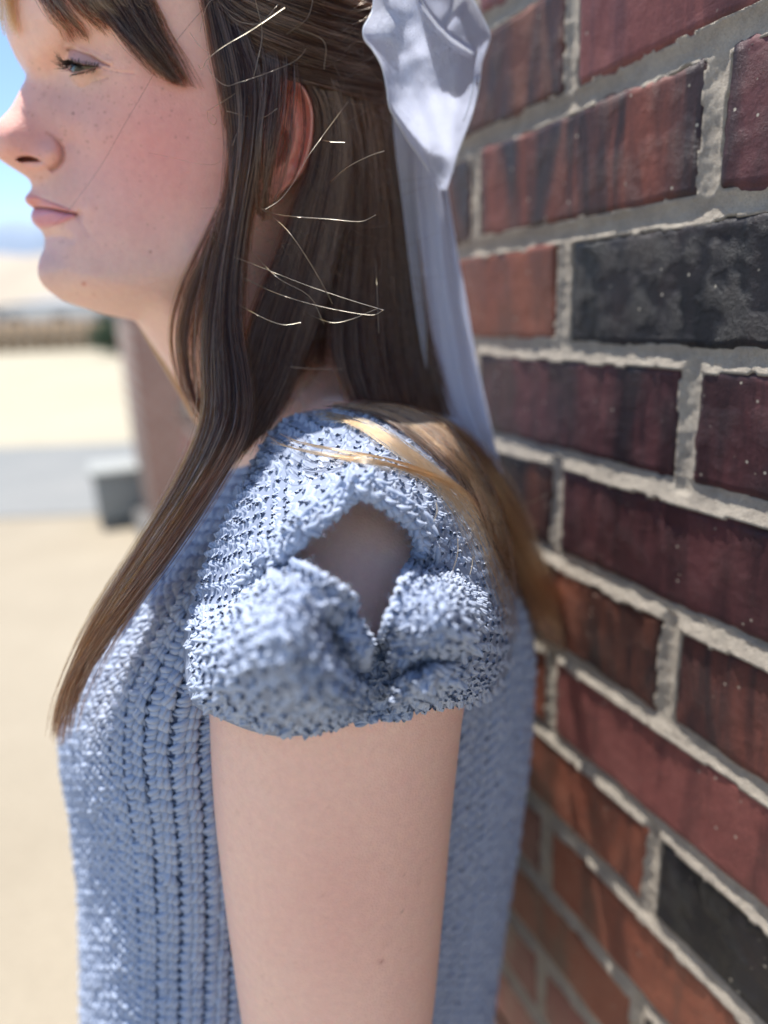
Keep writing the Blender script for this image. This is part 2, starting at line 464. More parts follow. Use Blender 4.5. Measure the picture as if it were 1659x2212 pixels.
for k in range(-4, 16):
    for n in range(-3, 9):
        u0, u1, z0, z1 = brick_rect(k, n)
        if u1 < 2: continue
        rects[(k, n)] = (u0, u1, z0, z1)
        near = n <= 1
        nu, nv = (56, 20) if near else (20, 8)
        a = np.linspace(0, 1, nu); b = np.linspace(0, 1, nv)
        a = a-.06*np.sin(2*np.pi*a)/1.2; b = b-.1*np.sin(2*np.pi*b)/1.2
        A, B = np.meshgrid(a, b)
        uu = u0+(u1-u0)*A; zz = z0+(z1-z0)*B
        P3 = np.stack([uu, np.full_like(uu, k*3.1+n*7.7), zz], -1)
        ex = np.minimum(A, 1-A)*(u1-u0); ez = np.minimum(B, 1-B)*(z1-z0); e = np.minimum(ex, ez)
        w1 = vnoise(P3, .55, 3, 3); w2 = vnoise(P3+50, .55, 4, 3); w3 = vnoise(P3, 1.2, 5, 4); w4 = vnoise(P3, .16, 6, 2)
        w5 = vnoise(P3+9, 3.2, 8, 3); edge = np.exp(-e/.35)
        uu = uu+edge*(w1*.26+w5*.10); zz = zz+edge*(w2*.30+w5*.12)
        kind = COL.get((k, n), kinds[int((jitter(k, n, 9)+.5)*5) % 5])
        rr = {'black': .10, 'purple': .06, 'brown': .05, 'red': .035, 'maroon': .03, 'orange': .045}[kind]
        yy = .03+jitter(k, n, 6)*.07+jitter(k, n, 7)*.10*(B-.5)+w4*.06+w3*rr*.8+w5*rr*.5-np.clip(.32-e, 0, 1)**1.6*1.3-edge*np.clip(w3, 0, 1)*.25
        V = np.stack([uu, yy, zz], -1)
        # skirt
        ring = np.r_[np.arange(nu), np.arange(1, nv)*nu+nu-1, (nv-1)*nu+np.arange(nu-2, -1, -1), np.arange(nv-2, 0, -1)*nu]
        Vf = V.reshape(-1, 3); sk = Vf[ring].copy(); sk[:, 1] = -1.6
        c = np.array([(u0+u1)/2, 0, (z0+z1)/2])
        allv = np.vstack([Vf, sk])-c
        m_ = len(ring); off = len(Vf)
        q = [(ring[i], ring[(i+1) % m_], off+(i+1) % m_, off+i) for i in range(m_)]
        fs = np.vstack([gridfaces(nv, nu), np.array(q)[:, ::-1]])
        o = link('brick', mesh_from('brick', allv, fs, [BR[kind]]), wall)
        o.location = (c[0]*SC, 0, c[2]*SC)
        if kind == 'black': o['label'] = 'black flashed brick'
# mortar: tooled concave joints as one sheet behind the brick faces
def mortar_sheet(us, zs):
    Ug, Zg = np.meshgrid(us, zs)
    P3 = np.stack([Ug, Zg*0, Zg], -1)
    n1 = vnoise(P3, 1.3, 11, 4); n2 = vnoise(P3, .25, 12, 3); n3 = vnoise(P3, 3.4, 14, 3); n4 = vnoise(P3, .7, 15, 3)
    kf = (OFF-Zg)/COURSE+1; kk = np.floor(kf).astype(int)
    dz = (kf-np.round(kf))*COURSE                     # >0 is below the joint line
    par = (kk % 2 == 1)
    ju = (Ug-JOFF-np.where(par, 0, .5*BL))/BL
    du = (ju-np.round(ju))*BL
    hj = JW*.5+.20+.22*n4
    tz = np.clip(dz/hj, -1, 1); tu = np.clip(du/hj, -1, 1)
    inh = np.abs(dz) < hj; inv = np.abs(du) < hj
    fs = np.clip((kf-2.3)/1.4, 0, 1)
    dep_h = (1-fs)*(-.20*(1-tz**2)-.02)+fs*(-.11+.10*(tz+1)+.03*np.sin(tz*2)-.05*(1-tz**2)); dep_v = -.15*(1-tu**2)-.01
    Yg = np.where(inh, dep_h, np.where(inv, dep_v, -.35))
    Yg = np.where(inh & inv, np.minimum(dep_h, dep_v), Yg)
    Yg = np.where(inh | inv, Yg+.06*np.clip(n2+.25, 0, 1)+n1*.05+n3*.045, -.35)
    o = link('mortar', mesh_from('mortar', np.stack([Ug, Yg, Zg], -1), gridfaces(len(zs), len(us)), [M_mortar]), wall)
us = [8.0]
while us[-1] < 62: us.append(us[-1]+max(.13, us[-1]*.0042))
mortar_sheet(np.array(us), np.arange(-62, 24, .135))
us2 = [us[-1]]
while us2[-1] < 200: us2.append(us2[-1]+us2[-1]*.008)
mortar_sheet(np.array(us2), np.arange(rowtop(16)+.5, rowtop(-4)-.5, .3))
# the wall carries on down to the ground and up out of the picture behind the laid courses
o = box('wall_core', (2, -12, -CAMZ, 200, -2.2, 90), M_mortar, wall)
for zb, zt in ((-CAMZ+.2, rowtop(16)), (rowtop(-4), 90)):
    pass

# ================================================================== PERSON
person = empty('person')
tag(person, 'person in profile with long brown hair and a pale blue knitted top, beside the wall', 'person')
# ---- head and neck: near half as lateral offset from the middle plane, far half mirrored
FRONT = [(-10,-260),(-14,-200),(-8,-120),(0,-60),(5,0),(6,23),(10,59),(21,89),(35,112),(46,131),(54,150),(56,163),(54,174),(47,187),(35,211),(23,232),(9,248),(-2,259),
 (-12,272),(-18,288),(-19,303),(-14,320),(-8,333),(0,343),(14,352),(30,362),(47,373),(61,384),(67,396),(68,406),(63,415),(57,422),(54,429),(57,437),(65,443),(73,448),
 (71,453),(68,460),(67,468),(70,477),(78,487),(88,496),(93,505),(96,516),(94,539),(86,558),(81,579),(84,600),(96,619),(112,633),(136,649),(164,659),(197,670),(234,681),
 (267,687),(295,693),(309,703),(328,731),(347,760),(372,795),(395,830),(416,860),(440,900),(470,960),(490,1010),(500,1060)]
BACK = [(420,-330),(650,-300),(800,-230),(830,-120),(850,0),(845,120),(825,250),(800,360),(775,460),(750,540),(735,620),(738,700),(752,780),(775,850),(810,910),(850,960),(880,1010),(890,1060)]
FR = cr(FRONT, 700); BK = cr(BACK, 300)
G = rbf([(60,60,3.0),(150,50,4.6),(300,30,6.0),(450,40,6.8),(600,50,7.2),(800,50,6.6),(10,-60,3.4),(150,-150,5.2),(400,-200,6.5),(700,-150,6.5),
 (70,125,2.2),(130,100,3.5),(230,90,5.0),(330,100,6.0),(75,165,1.15),(112,170,1.75),(60,210,1.0),(90,215,1.45),(50,250,1.2),(90,260,1.55),(20,285,1.3),(20,315,1.3),(60,290,1.5),
 (60,330,1.5),(20,340,1.2),(105,300,1.75),(115,325,2.0),(118,348,1.9),(95,355,1.7),(148,310,2.15),(148,345,2.2),(160,375,2.5),
 (130,230,2.15),(160,270,2.75),(200,300,3.6),(260,300,4.7),(330,280,5.7),(420,280,6.3),(520,280,6.8),(640,300,7.0),
 (135,140,2.5),(150,160,2.75),(135,185,2.2),(180,185,3.45),(240,190,4.75),(260,150,5.2),(350,160,6.05),(450,150,6.7),(160,90,3.9),(200,110,4.4),
 (90,395,1.2),(110,400,1.6),(150,400,2.4),(200,400,3.4),(260,400,4.45),(350,400,5.55),(450,400,6.2),(560,400,6.5),
 (85,440,1.05),(110,455,1.65),(140,460,2.2),(165,462,2.65),(190,465,3.2),(240,470,4.15),(330,480,5.2),(430,480,5.9),(560,480,6.0),
 (110,530,1.5),(150,530,2.5),(115,590,1.7),(160,590,2.7),(210,560,3.6),(280,580,4.6),(370,590,5.3),(460,590,5.7),(600,560,5.6),
 (160,640,2.7),(220,650,3.5),(300,660,4.2),(370,680,4.6),(450,680,5.0),(340,720,3.8),(400,740,4.5),(460,740,5.0),(560,720,5.3),(700,650,5.2),
 (430,820,4.5),(500,820,5.2),(620,800,5.5),(700,800,5.6),(740,860,6.2),(620,900,6.5),(520,950,6.0),(700,1000,8),(500,1050,7)], .002)
CREASE = [(147,108),(158,108),(172,112),(184,117),(196,122),(208,129),(220,136),(236,142)]
APERT = [(146,128),(154,131),(161,135),(170,138),(180,141),(193,143),(218,145),(205,146.5),(196,148.5),(184,150.5),(172,154),(162,156),(154,156.5),(149,152),(146,145),(144,136)]
NOSTRIL = [(34,346),(40,340),(50,337),(64,337),(78,341),(90,349),(78,350),(60,350),(46,351)]
ALAR = [(100,287),(113,293),(125,305),(134,320),(136,334),(132,348),(122,360),(112,366)]
MOUTH = [(74,449),(88,450),(104,451),(120,454),(140,458),(166,463)]
UPLIP = [(50,432),(56,421),(66,420),(80,425),(100,432),(125,442),(150,452),(166,462),(140,458),(120,454),(104,451),(88,450),(72,450),(60,442)]
LOLIP = [(66,452),(74,449),(88,450),(104,451),(120,454),(140,458),(166,463),(160,471),(142,480),(122,487),(100,491),(84,492),(72,484),(64,468)]
EC = (211, 148, 3.0)                       # eyeball centre
def ball_h(x, y, R):
    c = Q(np.array(float(EC[0])), np.array(float(EC[1])), np.array(EC[2]))-ORG
    w = rays(x, y); A = (w*w).sum(-1); B = w @ c; D = B*B-A*(c @ c-R*R)
    return np.where(D > 0, (B-np.sqrt(np.maximum(D, 0)))/A*(w @ S)-M0, -9.0)
def hfield(x, y):
    g = G(x, y)
    front = np.minimum(dist_poly(x, y, FR[::3]), 400)
    wf = np.interp(y, [-300,60,120,165,200,330,380,430,500,600,680,760,900], [160,110,70,40,42,46,44,50,62,75,80,110,120])
    # near the jaw underside the turn is tighter
    s = np.clip(front/wf, 0, 1)
    sf = np.sqrt(np.clip(1-(1-s)**2.2, 0, 1))
    bk = np.minimum(dist_poly(x, y, BK[::3]), 600)
    s2 = np.clip(bk/np.interp(y, [0, 400, 700, 1000], [260, 260, 150, 150]), 0, 1)
    sb = np.sqrt(np.clip(1-(1-s2)**2.2, 0, 1))
    h = g*sf*sb
    # eyeball under the lids
    Pc = Q(np.array(float(EC[0])), np.array(float(EC[1])), np.array(EC[2]))
    ppc = np.linalg.norm(Q(np.array(EC[0]+10.), np.array(EC[1]+0.), np.array(EC[2]))-Pc)/10
    rr = np.hypot((x-EC[0]), (y-EC[1]))*ppc
    ball = ball_h(x, y, 1.33)
    lidz = gauss(x, y, 182, 140, 46, 38)
    hb = np.maximum(h, ball)
    h = h+(hb-h)*sm(.25, .6, lidz)
    d = dist_poly(x, y, CREASE)
    h = h-.13*np.exp(-(d/2.4)**2)+.10*np.exp(-(dist_poly(x, y-7, [(c[0], c[1]-14) for c in CREASE])/7)**2)
    h = h-.05*np.exp(-(dist_poly(x, y, [(165,170),(185,176),(205,176),(230,168)])/3)**2)
    h = h-.05*np.exp(-(dist_poly(x, y, [(218,145),(235,152),(262,157),(290,158)])/2.5)**2)
    a = sd(x, y, APERT); h = h-.42*sm(-1.2, 2.0, a)+.05*np.exp(-((a+3.0)/2.0)**2)
    lid = ball_h(x, y, 1.31)
    h = np.where((lid > -5) & (lidz > .12), np.maximum(h, lid-.22*sm(-1.2, 2.0, a)), h)
    # nose
    wing = gauss(x, y, 108, 333, 25, 28); h = h+.26*wing
    h = h-.26*np.exp(-(dist_poly(x, y, ALAR)/5.5)**2)*sm(285, 325, y)
    h = h-.95*sm(-1.5, 5, sd(x, y, NOSTRIL))+.10*np.exp(-(dist_poly(x, y, [(60,362),(80,361),(96,358)])/5)**2)
    # lips
    h = h+.16*sm(-2, 5, sd(x, y, UPLIP))+.22*sm(-2, 9, sd(x, y, LOLIP))-.30*np.exp(-(dist_poly(x, y, MOUTH)/2.4)**2)
    h = h-.20*gauss(x, y, 170, 465, 9)-.07*np.exp(-(dist_poly(x, y, [(170,470),(180,484),(192,505)])/7)**2)
    h = h+.12*gauss(x, y, 190, 450, 18, 26)
    h = h-.14*np.exp(-(dist_poly(x, y, [(100,512),(125,510),(150,516)])/11)**2)+.12*gauss(x, y, 125, 575, 35, 35)
    # soft jaw line
    h = h+.22*np.exp(-(dist_poly(x, y, [(200,600),(290,615),(380,600),(460,540),(520,450)])/45)**2)
    return np.maximum(h, 0)
ys = np.r_[np.arange(-290, -40, 14.), np.arange(-40, 720, 2.3), np.arange(720, 1050, 6.)]
def xs_at(curve, y):
    # first crossing of the traced outline with the row
    return np.interp(y, curve[:, 1], curve[:, 0])
FRm = FR.copy(); FRm[:, 1] = np.maximum.accumulate(FRm[:, 1]+np.arange(len(FRm))*1e-6)
BKm = BK.copy(); BKm[:, 1] = np.maximum.accumulate(BKm[:, 1]+np.arange(len(BKm))*1e-6)
tt = np.r_[0, .0008, .003, .006, .010, .015, .021]
tt = np.r_[tt, np.linspace(.027, .52, 205), np.linspace(.53, .93, 34), [.96, .98, .99, .997, 1.0]]
XL = xs_at(FRm, ys); XR = xs_at(BKm, ys)
XR = np.where(ys < -200, np.maximum(XR, 420), XR)
Xg = XL[:, None]+(XR-XL)[:, None]*tt[None]; Yg2 = np.repeat(ys[:, None], len(tt), 1)
Hh = hfield(Xg, Yg2)
Hh[:, 0] = 0; Hh[:, -1] = 0
near = Q(Xg, Yg2, Hh)
farc = list(range(len(tt)-2, 0, -4)); 
hf = Hh[:, farc]
far = mirror(near[:, farc])
head = np.concatenate([near, far], 1)
nr, nc = head.shape[:2]
# skin colours, with shade painted into nostril, mouth line and creases
def skin_colour(x, y, P, face=True):
    base = np.array([.84, .53, .43]); c = np.broadcast_to(base, x.shape+(3,)).copy()
    def tint(m, t):
        nonlocal c
        c = c+(np.array(t)-c)*np.clip(m, 0, 1)[..., None]
    if face:
        tint(.78*gauss(x, y, 350, 320, 200, 185), (.78, .315, .285))
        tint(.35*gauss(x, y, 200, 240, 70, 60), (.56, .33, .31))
        tint(.6*gauss(x, y, 50, 310, 90, 70), (.74, .30, .25))
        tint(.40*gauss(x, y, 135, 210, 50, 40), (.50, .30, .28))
        tint(.45*gauss(x, y, 185, 172, 60, 26), (.70, .49, .40))
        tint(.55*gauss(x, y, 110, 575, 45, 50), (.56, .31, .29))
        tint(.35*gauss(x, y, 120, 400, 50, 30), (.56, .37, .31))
        tint(.5*gauss(x, y, 300, 610, 240, 70), (.70, .46, .36))
        tint(.85*sm(-3, 3, sd(x, y, UPLIP)), (.74, .29, .26))
        tint(.95*sm(-3, 4, sd(x, y, LOLIP)), (.66, .28, .33))
        tint(.7*sm(-2, 3, sd(x, y, NOSTRIL)), (.30, .08, .06))  # shade inside the nostril painted as dark red
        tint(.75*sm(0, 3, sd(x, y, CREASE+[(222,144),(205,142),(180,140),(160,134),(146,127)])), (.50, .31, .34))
        tint(.7*np.exp(-(dist_poly(x, y, CREASE)/2.2)**2), (.36, .14, .14))  # shade of the lid fold put into the skin colour
        tint(.6*np.exp(-(dist_poly(x, y, APERT[:7])/2.0)**2), (.20, .10, .10)); tint(.4*np.exp(-(dist_poly(x, y, APERT[6:])/2.5)**2), (.60, .30, .30))
        tint(.55*np.exp(-(dist_poly(x, y, ALAR)/4)**2), (.50, .19, .14))  # shade of the crease round the nose wing painted in
        tint(.85*np.exp(-(dist_poly(x, y, MOUTH)/2.2)**2), (.25, .07, .07))  # shade between the lips painted as a dark line
        tint(sm(470, 600, x)*sm(150, 60, y)*1.0, (.05, .03, .02))
        tint(sm(690, 740, x)*sm(760, 700, y), (.05, .03, .02))
        r = np.random.default_rng(5)
        for i in range(230):
            if r.random() < .6: fx, fy = r.normal(215, 95), r.normal(235, 75)
            else: fx, fy = r.uniform(60, 560), r.uniform(100, 640)
            s = r.uniform(1.3, 3.1); a = r.uniform(.2, .6)
            m = (np.abs(x-fx) < 10) & (np.abs(y-fy) < 10)
            if not m.any(): continue
            g_ = a*gauss(x[m], y[m], fx, fy, s, s*r.uniform(.7, 1.2))
            c[m] += (np.array([.38, .17, .12])-c[m])*g_[:, None]
        for fx, fy, s, a, t in [(158,245,3.2,.85,(.22,.10,.09)),(325,544,3.2,.8,(.35,.12,.10)),(181,613,5,.7,(.55,.12,.08)),(208,450,2.2,.6,(.4,.16,.12)),(319,485,2.2,.6,(.4,.16,.12)),
              (136,522,2.5,.5,(.4,.16,.14)),(95,204,6,.35,(.45,.18,.13)),(203,636,4,.3,(.5,.15,.1)),(250,180,2,.5,(.4,.2,.15)),(222,209,2,.5,(.4,.2,.15)),(160,118,1.6,.6,(.2,.1,.1))]:
            tint(a*gauss(x, y, fx, fy, s), t)
    n = vnoise(P, .55, 21, 4)[..., None]; n2 = vnoise(P, 3.5, 22, 3)[..., None]
    c = c*(1+(.07 if face else .035)*n*np.array([.4, 1.2, 1.0])+(.045 if face else .02)*n2*np.array([.5, 1.1, 1.]))
    return np.clip(c, .004, 1)
cn = skin_colour(Xg, Yg2, near); ch = np.concatenate([cn, cn[:, farc]], 1)
bv = [head.reshape(-1, 3)]; bf = [gridfaces(nr, nc, 0, True)]; bc = [ch.reshape(-1, 3)]; off = nr*nc
# crown cap
capc = head[0].mean(0)+np.array([0, 0, 1.0]); 
bv.append(capc[None]); bc.append(np.array([[.05, .03, .02]]))
captri = [(i, (i+1) % nc, off) for i in range(nc)]; off += 1
# ---- shoulder and arm: one tapered tube from the base of the neck down the arm
def arm_axis():
    # points (x, y, h) on the axis and radius
    k = [(660,910,1.0,4.8),(712,980,4.6,4.4),(748,1050,8.6,4.7),(762,1120,11.4,5.2),(764,1200,13.3,5.6),(752,1300,14.4,5.8),(738,1410,14.8,5.8),(729,1530,14.9,5.72),
         (724,1700,14.9,5.6),(726,1900,15.0,5.36),(730,2100,15.2,5.02),(731,2260,15.2,4.7),(730,2420,15.1,4.45),(728,2600,14.9,4.2)]
    P = np.array([np.r_[Q(np.array(float(a)), np.array(float(b)), np.array(c)), r] for a, b, c, r in k])
    return cr(P, 330)
AX = arm_axis()
def tube(ax, ns, up=S, ell=None):
    p = ax[:, :3]; t = np.gradient(p, axis=0); t /= np.linalg.norm(t, axis=1, keepdims=True)
    fx = F[None]-(t @ F)[:, None]*t; fx /= np.linalg.norm(fx, axis=1, keepdims=True)
    sy = np.cross(t, fx)
    a = np.linspace(0, 2*np.pi, ns, endpoint=False)
    return p[:, None]+ax[:, 3][:, None, None]*(np.cos(a)[None, :, None]*fx[:, None]+np.sin(a)[None, :, None]*sy[:, None]*(1 if ell is None else ell))
ARM = tube(AX, 220)
na, ns = ARM.shape[:2]
def project(P):
    d = P-ORG; c, s = math.cos(PITCH), math.sin(PITCH)
    z = d[..., 1]*c-d[..., 2]*s; X = d[..., 0]/z; Y = (d[..., 1]*s+d[..., 2]*c)/z
    cc, ss = math.cos(-ROLL), math.sin(-ROLL); X, Y = cc*X-ss*Y, ss*X+cc*Y
    return (384+FOC*X)/KD, (512-FOC*Y)/KD, z
ax_, ay_, _ = project(ARM)
ca = skin_colour(ax_, ay_, ARM, False)*np.array([1.04, 1.07, 1.07])
for fx, fy, s, a, t in [(823,2077,6,.8,(.40,.12,.10)),(868,1968,3.5,.6,(.35,.16,.12)),(590,1760,3,.2,(.4,.2,.15)),(700,1650,3,.2,(.4,.2,.15)),(872,1890,2.5,.3,(.4,.2,.15)),(640,2080,3,.2,(.5,.2,.15))]:
    g_ = a*gauss(ax_, ay_, fx, fy, s); ca = ca+(np.array(t)-ca)*g_[..., None]
r_a = np.random.default_rng(8)
for _i in range(70):
    fx, fy, s, a = r_a.uniform(470, 1000), r_a.uniform(1560, 2230), r_a.uniform(2, 4), r_a.uniform(.08, .3)
    ca = ca+(np.array([.42, .19, .13])-ca)*(a*gauss(ax_, ay_, fx, fy, s))[..., None]
g_ = .45*gauss(ax_, ay_, 740, 1950, 130, 220); ca = ca+(np.array([.70, .36, .30])-ca)*g_[..., None]
bv.append(ARM.reshape(-1, 3)); bf.append(gridfaces(na, ns, off, True)); bc.append(ca.reshape(-1, 3)); off += na*ns
# ---- near ear: rings shrinking from the outline, raised rim, hollow
EAR = [(590,168),(597,160),(606,156),(618,157),(632,161),(644,169),(656,181),(665,195),(673,212),(679,231),(681,250),(680,268),(678,290),(674,314),(668,338),(660,361),(649,380),(636,394),(620,407),
 (604,420),(593,430),(582,439),(570,441),(559,432),(556,405),(551,380),(545,355),(543,330),(547,300),(555,270),(562,240),(570,210),(578,186)]
EO = cr(EAR, 120, True); ecx, ecy = 612, 285
rr_ = np.r_[np.linspace(0, .78, 26), np.linspace(.80, 1.0, 16)]
ex = ecx+(EO[None, :, 0]-ecx)*rr_[:, None]; ey = ecy+(EO[None, :, 1]-ecy)*rr_[:, None]
do = dist_poly(ex, ey, np.vstack([EO, EO[:1]]))
basee = 7.55+(ex-560)*.0075
backness = sm(560, 600, ex)
hE = basee+.0*ex
helix = np.exp(-((do-8)/8.)**2)*(.34*sm(600, 640, ex+0*ey)*sm(425, 360, ey)+.34*sm(240, 190, ey))
scapha = -.34*np.exp(-(dist_poly(ex, ey, [(612,188),(636,198),(652,220),(660,250),(660,285),(653,320),(640,352)])/7)**2)
anti = .26*np.exp(-(dist_poly(ex, ey, [(606,205),(622,215),(634,240),(640,270),(639,300),(631,332),(614,356),(600,364)])/9)**2)
concha = -.62*sm(0, 16, sd(ex, ey, [(590,262),(606,266),(622,280),(630,300),(628,325),(616,345),(600,355),(582,348),(574,320),(576,290)]))
trag = .30*gauss(ex, ey, 560, 310, 12, 26)
hE = hE+helix+scapha+anti+concha+trag
edge_ = np.clip(1-do/6, 0, 1); hE = hE-.30*edge_**2
Pe = Q(ex, ey, hE)
backE = Q(ex[::-1], ey[::-1], np.minimum(hE[::-1]-.32, basee[::-1]-.35-1.0*(1-rr_[::-1, None])))
EP = np.concatenate([Pe, backE[1:]], 0)
ne, me_ = EP.shape[:2]
ce = np.broadcast_to(np.array([.78, .36, .29]), EP.shape).copy()  # redder than the face: backlit glow put into the colour
ce = ce*(1+.06*vnoise(EP, .8, 33, 3))[..., None]
cc_ = np.zeros(Pe.shape[:2]); cc_ = sm(0, 14, sd(ex, ey, [(590,262),(606,266),(622,280),(630,300),(628,325),(616,345),(600,355),(582,348),(574,320),(576,290)]))
ce[:Pe.shape[0]] += (np.array([.50, .22, .18])-ce[:Pe.shape[0]])*cc_[..., None]*.6  # shade of the ear hollow painted into its colour
bv.append(EP.reshape(-1, 3)); bf.append(gridfaces(ne, me_, off, True)); bc.append(ce.reshape(-1, 3)); off += ne*me_
# far ear
EPm = mirror(EP[::3, ::3][:, ::-1]); bv.append(EPm.reshape(-1, 3)); bf.append(gridfaces(EPm.shape[0], EPm.shape[1], off, True)); bc.append(ce[::3, ::3].reshape(-1, 3)); off += EPm.shape[0]*EPm.shape[1]
body = link('body', mesh_from('body', np.vstack(bv), np.vstack(bf), [M_skin], col=np.vstack(bc), tris=captri), person)

# ---- eyes
def eye_mat():
    m, nt, b = mat('eyeball'); co = coords(nt)
    sx = nd(nt, 'ShaderNodeSeparateXYZ'); nt.links.new(co, sx.inputs[0])
    r = ramp(nt, sx.outputs[0], [(.0, (.52, .46, .43)), (.0070/.012, (.42, .36, .34)), (.0078/.012, (.04, .05, .035)), (.0084/.012, (.15, .15, .09)), (.0108/.012, (.10, .08, .035)), (.0112/.012, (.004, .004, .004))])
    mp = nd(nt, 'ShaderNodeMath', operation='DIVIDE'); nt.links.new(sx.outputs[0], mp.inputs[0]); mp.inputs[1].default_value = .012
    nt.links.new(mp.outputs[0], r.inputs[0]); nt.links.new(r.outputs[0], b.inputs['Base Color'])
    b.inputs['Roughness'].default_value = .08; b.inputs['Coat Weight'].default_value = .6
    return m
Me = eye_mat()
def eyeball(c, far_=False):
    n, mth = 32, 24
    th = np.linspace(0, np.pi, mth)[:, None]; ph = np.linspace(0, 2*np.pi, n, endpoint=False)[None]
    R = 1.21+.04*np.exp(-(th/.42)**2)
    V = np.stack([R*np.cos(th)+0*ph, R*np.sin(th)*np.cos(ph), R*np.sin(th)*np.sin(ph)], -1)
    o = link('eye', mesh_from('eye', V, gridfaces(mth, n, 0, True), [Me]), person)
    g = F+S*(-.5 if far_ else .5)*1.0+np.array([0, 0, -.30]); g /= np.linalg.norm(g)
    o.rotation_euler = Vector(g).to_track_quat('X', 'Z').to_euler(); o.location = Vector(c*SC)
    return o
Pc = Q(np.array(float(EC[0])), np.array(float(EC[1])), np.array(EC[2]))
eyeball(Pc); eyeball(mirror(Pc), True)

# ---- strands as hair curves
def curves(name, strands, rad, m, parent, taper=(1.0, .3), kind=None):
    """strands: (n,k,3) in cm"""
    St = np.asarray(strands, np.float32)
    n, k = St.shape[:2]
    hc = bpy.data.hair_curves.new(name); hc.add_curves([k]*n)
    hc.attributes['position'].data.foreach_set('vector', (St*SC).ravel())
    r = hc.attributes.get('radius') or hc.attributes.new('radius', 'FLOAT', 'POINT')
    rr = np.broadcast_to(np.asarray(rad, float).reshape(-1, 1), (n, 1))*np.linspace(taper[0], taper[1], k)[None]**.7
    r.data.foreach_set('value', (rr*SC).astype(np.float32).ravel())
    hc.materials.append(m)
    o = bpy.data.objects.new(name, hc); C.objects.link(o); o.parent = parent
    if kind: o['kind'] = kind
    return o
def lashes():
    L = []; r = np.random.default_rng(3)
    up = cr(np.array([(147,129),(154,132),(161,135.5),(170,138.5),(180,141.5),(193,143.5),(212,144.5)], float), 80)
    up = up[::1]
    for i, (x, y) in enumerate(up):
        t = i/79; hh = float(hfield(np.array([x-1.]), np.array([y-4.]))[0])-.02
        for rep in range(2 if t < .3 else 1):
            ln = (r.uniform(26, 42) if t < .25 else (22-13*t)*r.uniform(.7, 1.1))
            ang = math.radians(r.uniform(140, 212) if t < .25 else np.interp(t, [.25, .5, 1], [140, 118, 70])+r.normal(0, 10))
            ang2 = ang+math.radians(48*(1-.3*t))
            p0 = np.array([x, y]); p1 = p0+ln*.5*np.array([math.cos(ang+.45), -math.sin(ang+.45)]); p2 = p0+ln*np.array([math.cos(ang), -math.sin(ang)])
            p1[1] += 2
            q = [Q(np.array(p0[0]), np.array(p0[1]), np.array(hh)), Q(np.array(p1[0]), np.array(p1[1]), np.array(hh+.35*t+.22)), Q(np.array(p2[0]), np.array(p2[1]), np.array(hh+.4*t+.42))]
            L.append(cr(q, 9))
    for i in range(34):
        t = i/33; x, y = 156+50*t, 160-13*t
        hh = float(hfield(np.array([x]), np.array([y+4.]))[0])
        ln = r.uniform(6, 13); ang = math.radians(205+50*t+r.normal(0, 12))
        p2 = (x+ln*math.cos(ang), y-ln*math.sin(ang))
        q = [Q(np.array(x), np.array(y), np.array(hh)), Q(np.array((x+p2[0])/2), np.array((y+p2[1])/2+1), np.array(hh+.12)), Q(np.array(p2[0]), np.array(p2[1]), np.array(hh+.2))]
        L.append(cr(q, 9))
    L = np.array(L)
    curves('eyelash', L, .013, M_lash, person, (1, .15))
    curves('eyelash', mirror(L)+F*.25, .013, M_lash, person, (1, .15))
lashes()
# ================================================================== KNITTED TOP
top = empty('knitted_top', person)
TL = cr([(640,840),(600,900),(555,950),(505,1020),(440,1095),(380,1165),(318,1245),(258,1325),(210,1400),(175,1465),(152,1530),(143,1590),(145,1650),(155,1720),(168,1790),(178,1880),(186,1980),(188,2080),(190,2180),(192,2300),(196,2420)], 300)
TR = cr([(900,840),(952,885),(1000,930),(1050,1000),(1085,1080),(1108,1160),(1125,1250),(1138,1350),(1143,1440),(1141,1530),(1134,1620),(1124,1720),(1110,1820),(1095,1920),(1080,2020),(1066,2120),(1052,2220),(1040,2320),(1030,2420)], 300)
TG = rbf([(640,860,4),(900,860,4.5),(760,900,8),(560,1000,6.5),(700,1000,12),(900,980,11),(1020,1020,8),(420,1150,7.5),(600,1150,13.5),(800,1150,14.5),(1000,1150,12.5),(1080,1200,8.5),
  (300,1330,8.5),(400,1300,11.5),(600,1350,14),(900,1350,14),(1060,1350,12.3),(1110,1450,11.0),(250,1500,9.3),(340,1500,12.3),(420,1500,13.1),(480,1560,13),(700,1600,12.5),(1000,1560,12.3),(1090,1560,11.6),
  (230,1650,9.3),(330,1700,12.0),(450,1750,12.8),(700,1800,12.3),(1000,1750,12.0),(1070,1750,11.5),(250,1900,8.8),(380,1950,11.6),(500,2000,12.2),(700,2050,11.8),(960,2050,11.3),(1020,2050,11.0),
  (250,2200,8.6),(400,2250,11.3),(700,2300,11.6),(960,2300,10.6)], .01)
def tfield(x, y):
    g = TG(x, y)
    f = np.clip(dist_poly(x, y, TL[::3])/np.interp(y, [900, 1100, 1400, 2300], [50, 85, 125, 140]), 0, 1)
    b = np.clip(dist_poly(x, y, TR[::3])/75., 0, 1)
    sf = np.sqrt(np.clip(1-(1-f)**2.1, 0, 1)); sb = .74+.26*np.sqrt(np.clip(1-(1-b)**2, 0, 1))
    return g*sf*sb
def section(curveL, curveR, ys, n, f, cpow=1.25):
    XL = np.interp(ys, curveL[:, 1], curveL[:, 0]); XR = np.interp(ys, curveR[:, 1], curveR[:, 0])
    t = np.linspace(0, 1, n); t = t-.12*np.sin(2*np.pi*t)/1.0*.9
    X = XL[:, None]+(XR-XL)[:, None]*t[None]; Y = np.repeat(ys[:, None], n, 1)
    return X, Y, f(X, Y)
tys = np.arange(880, 2420, 9.)
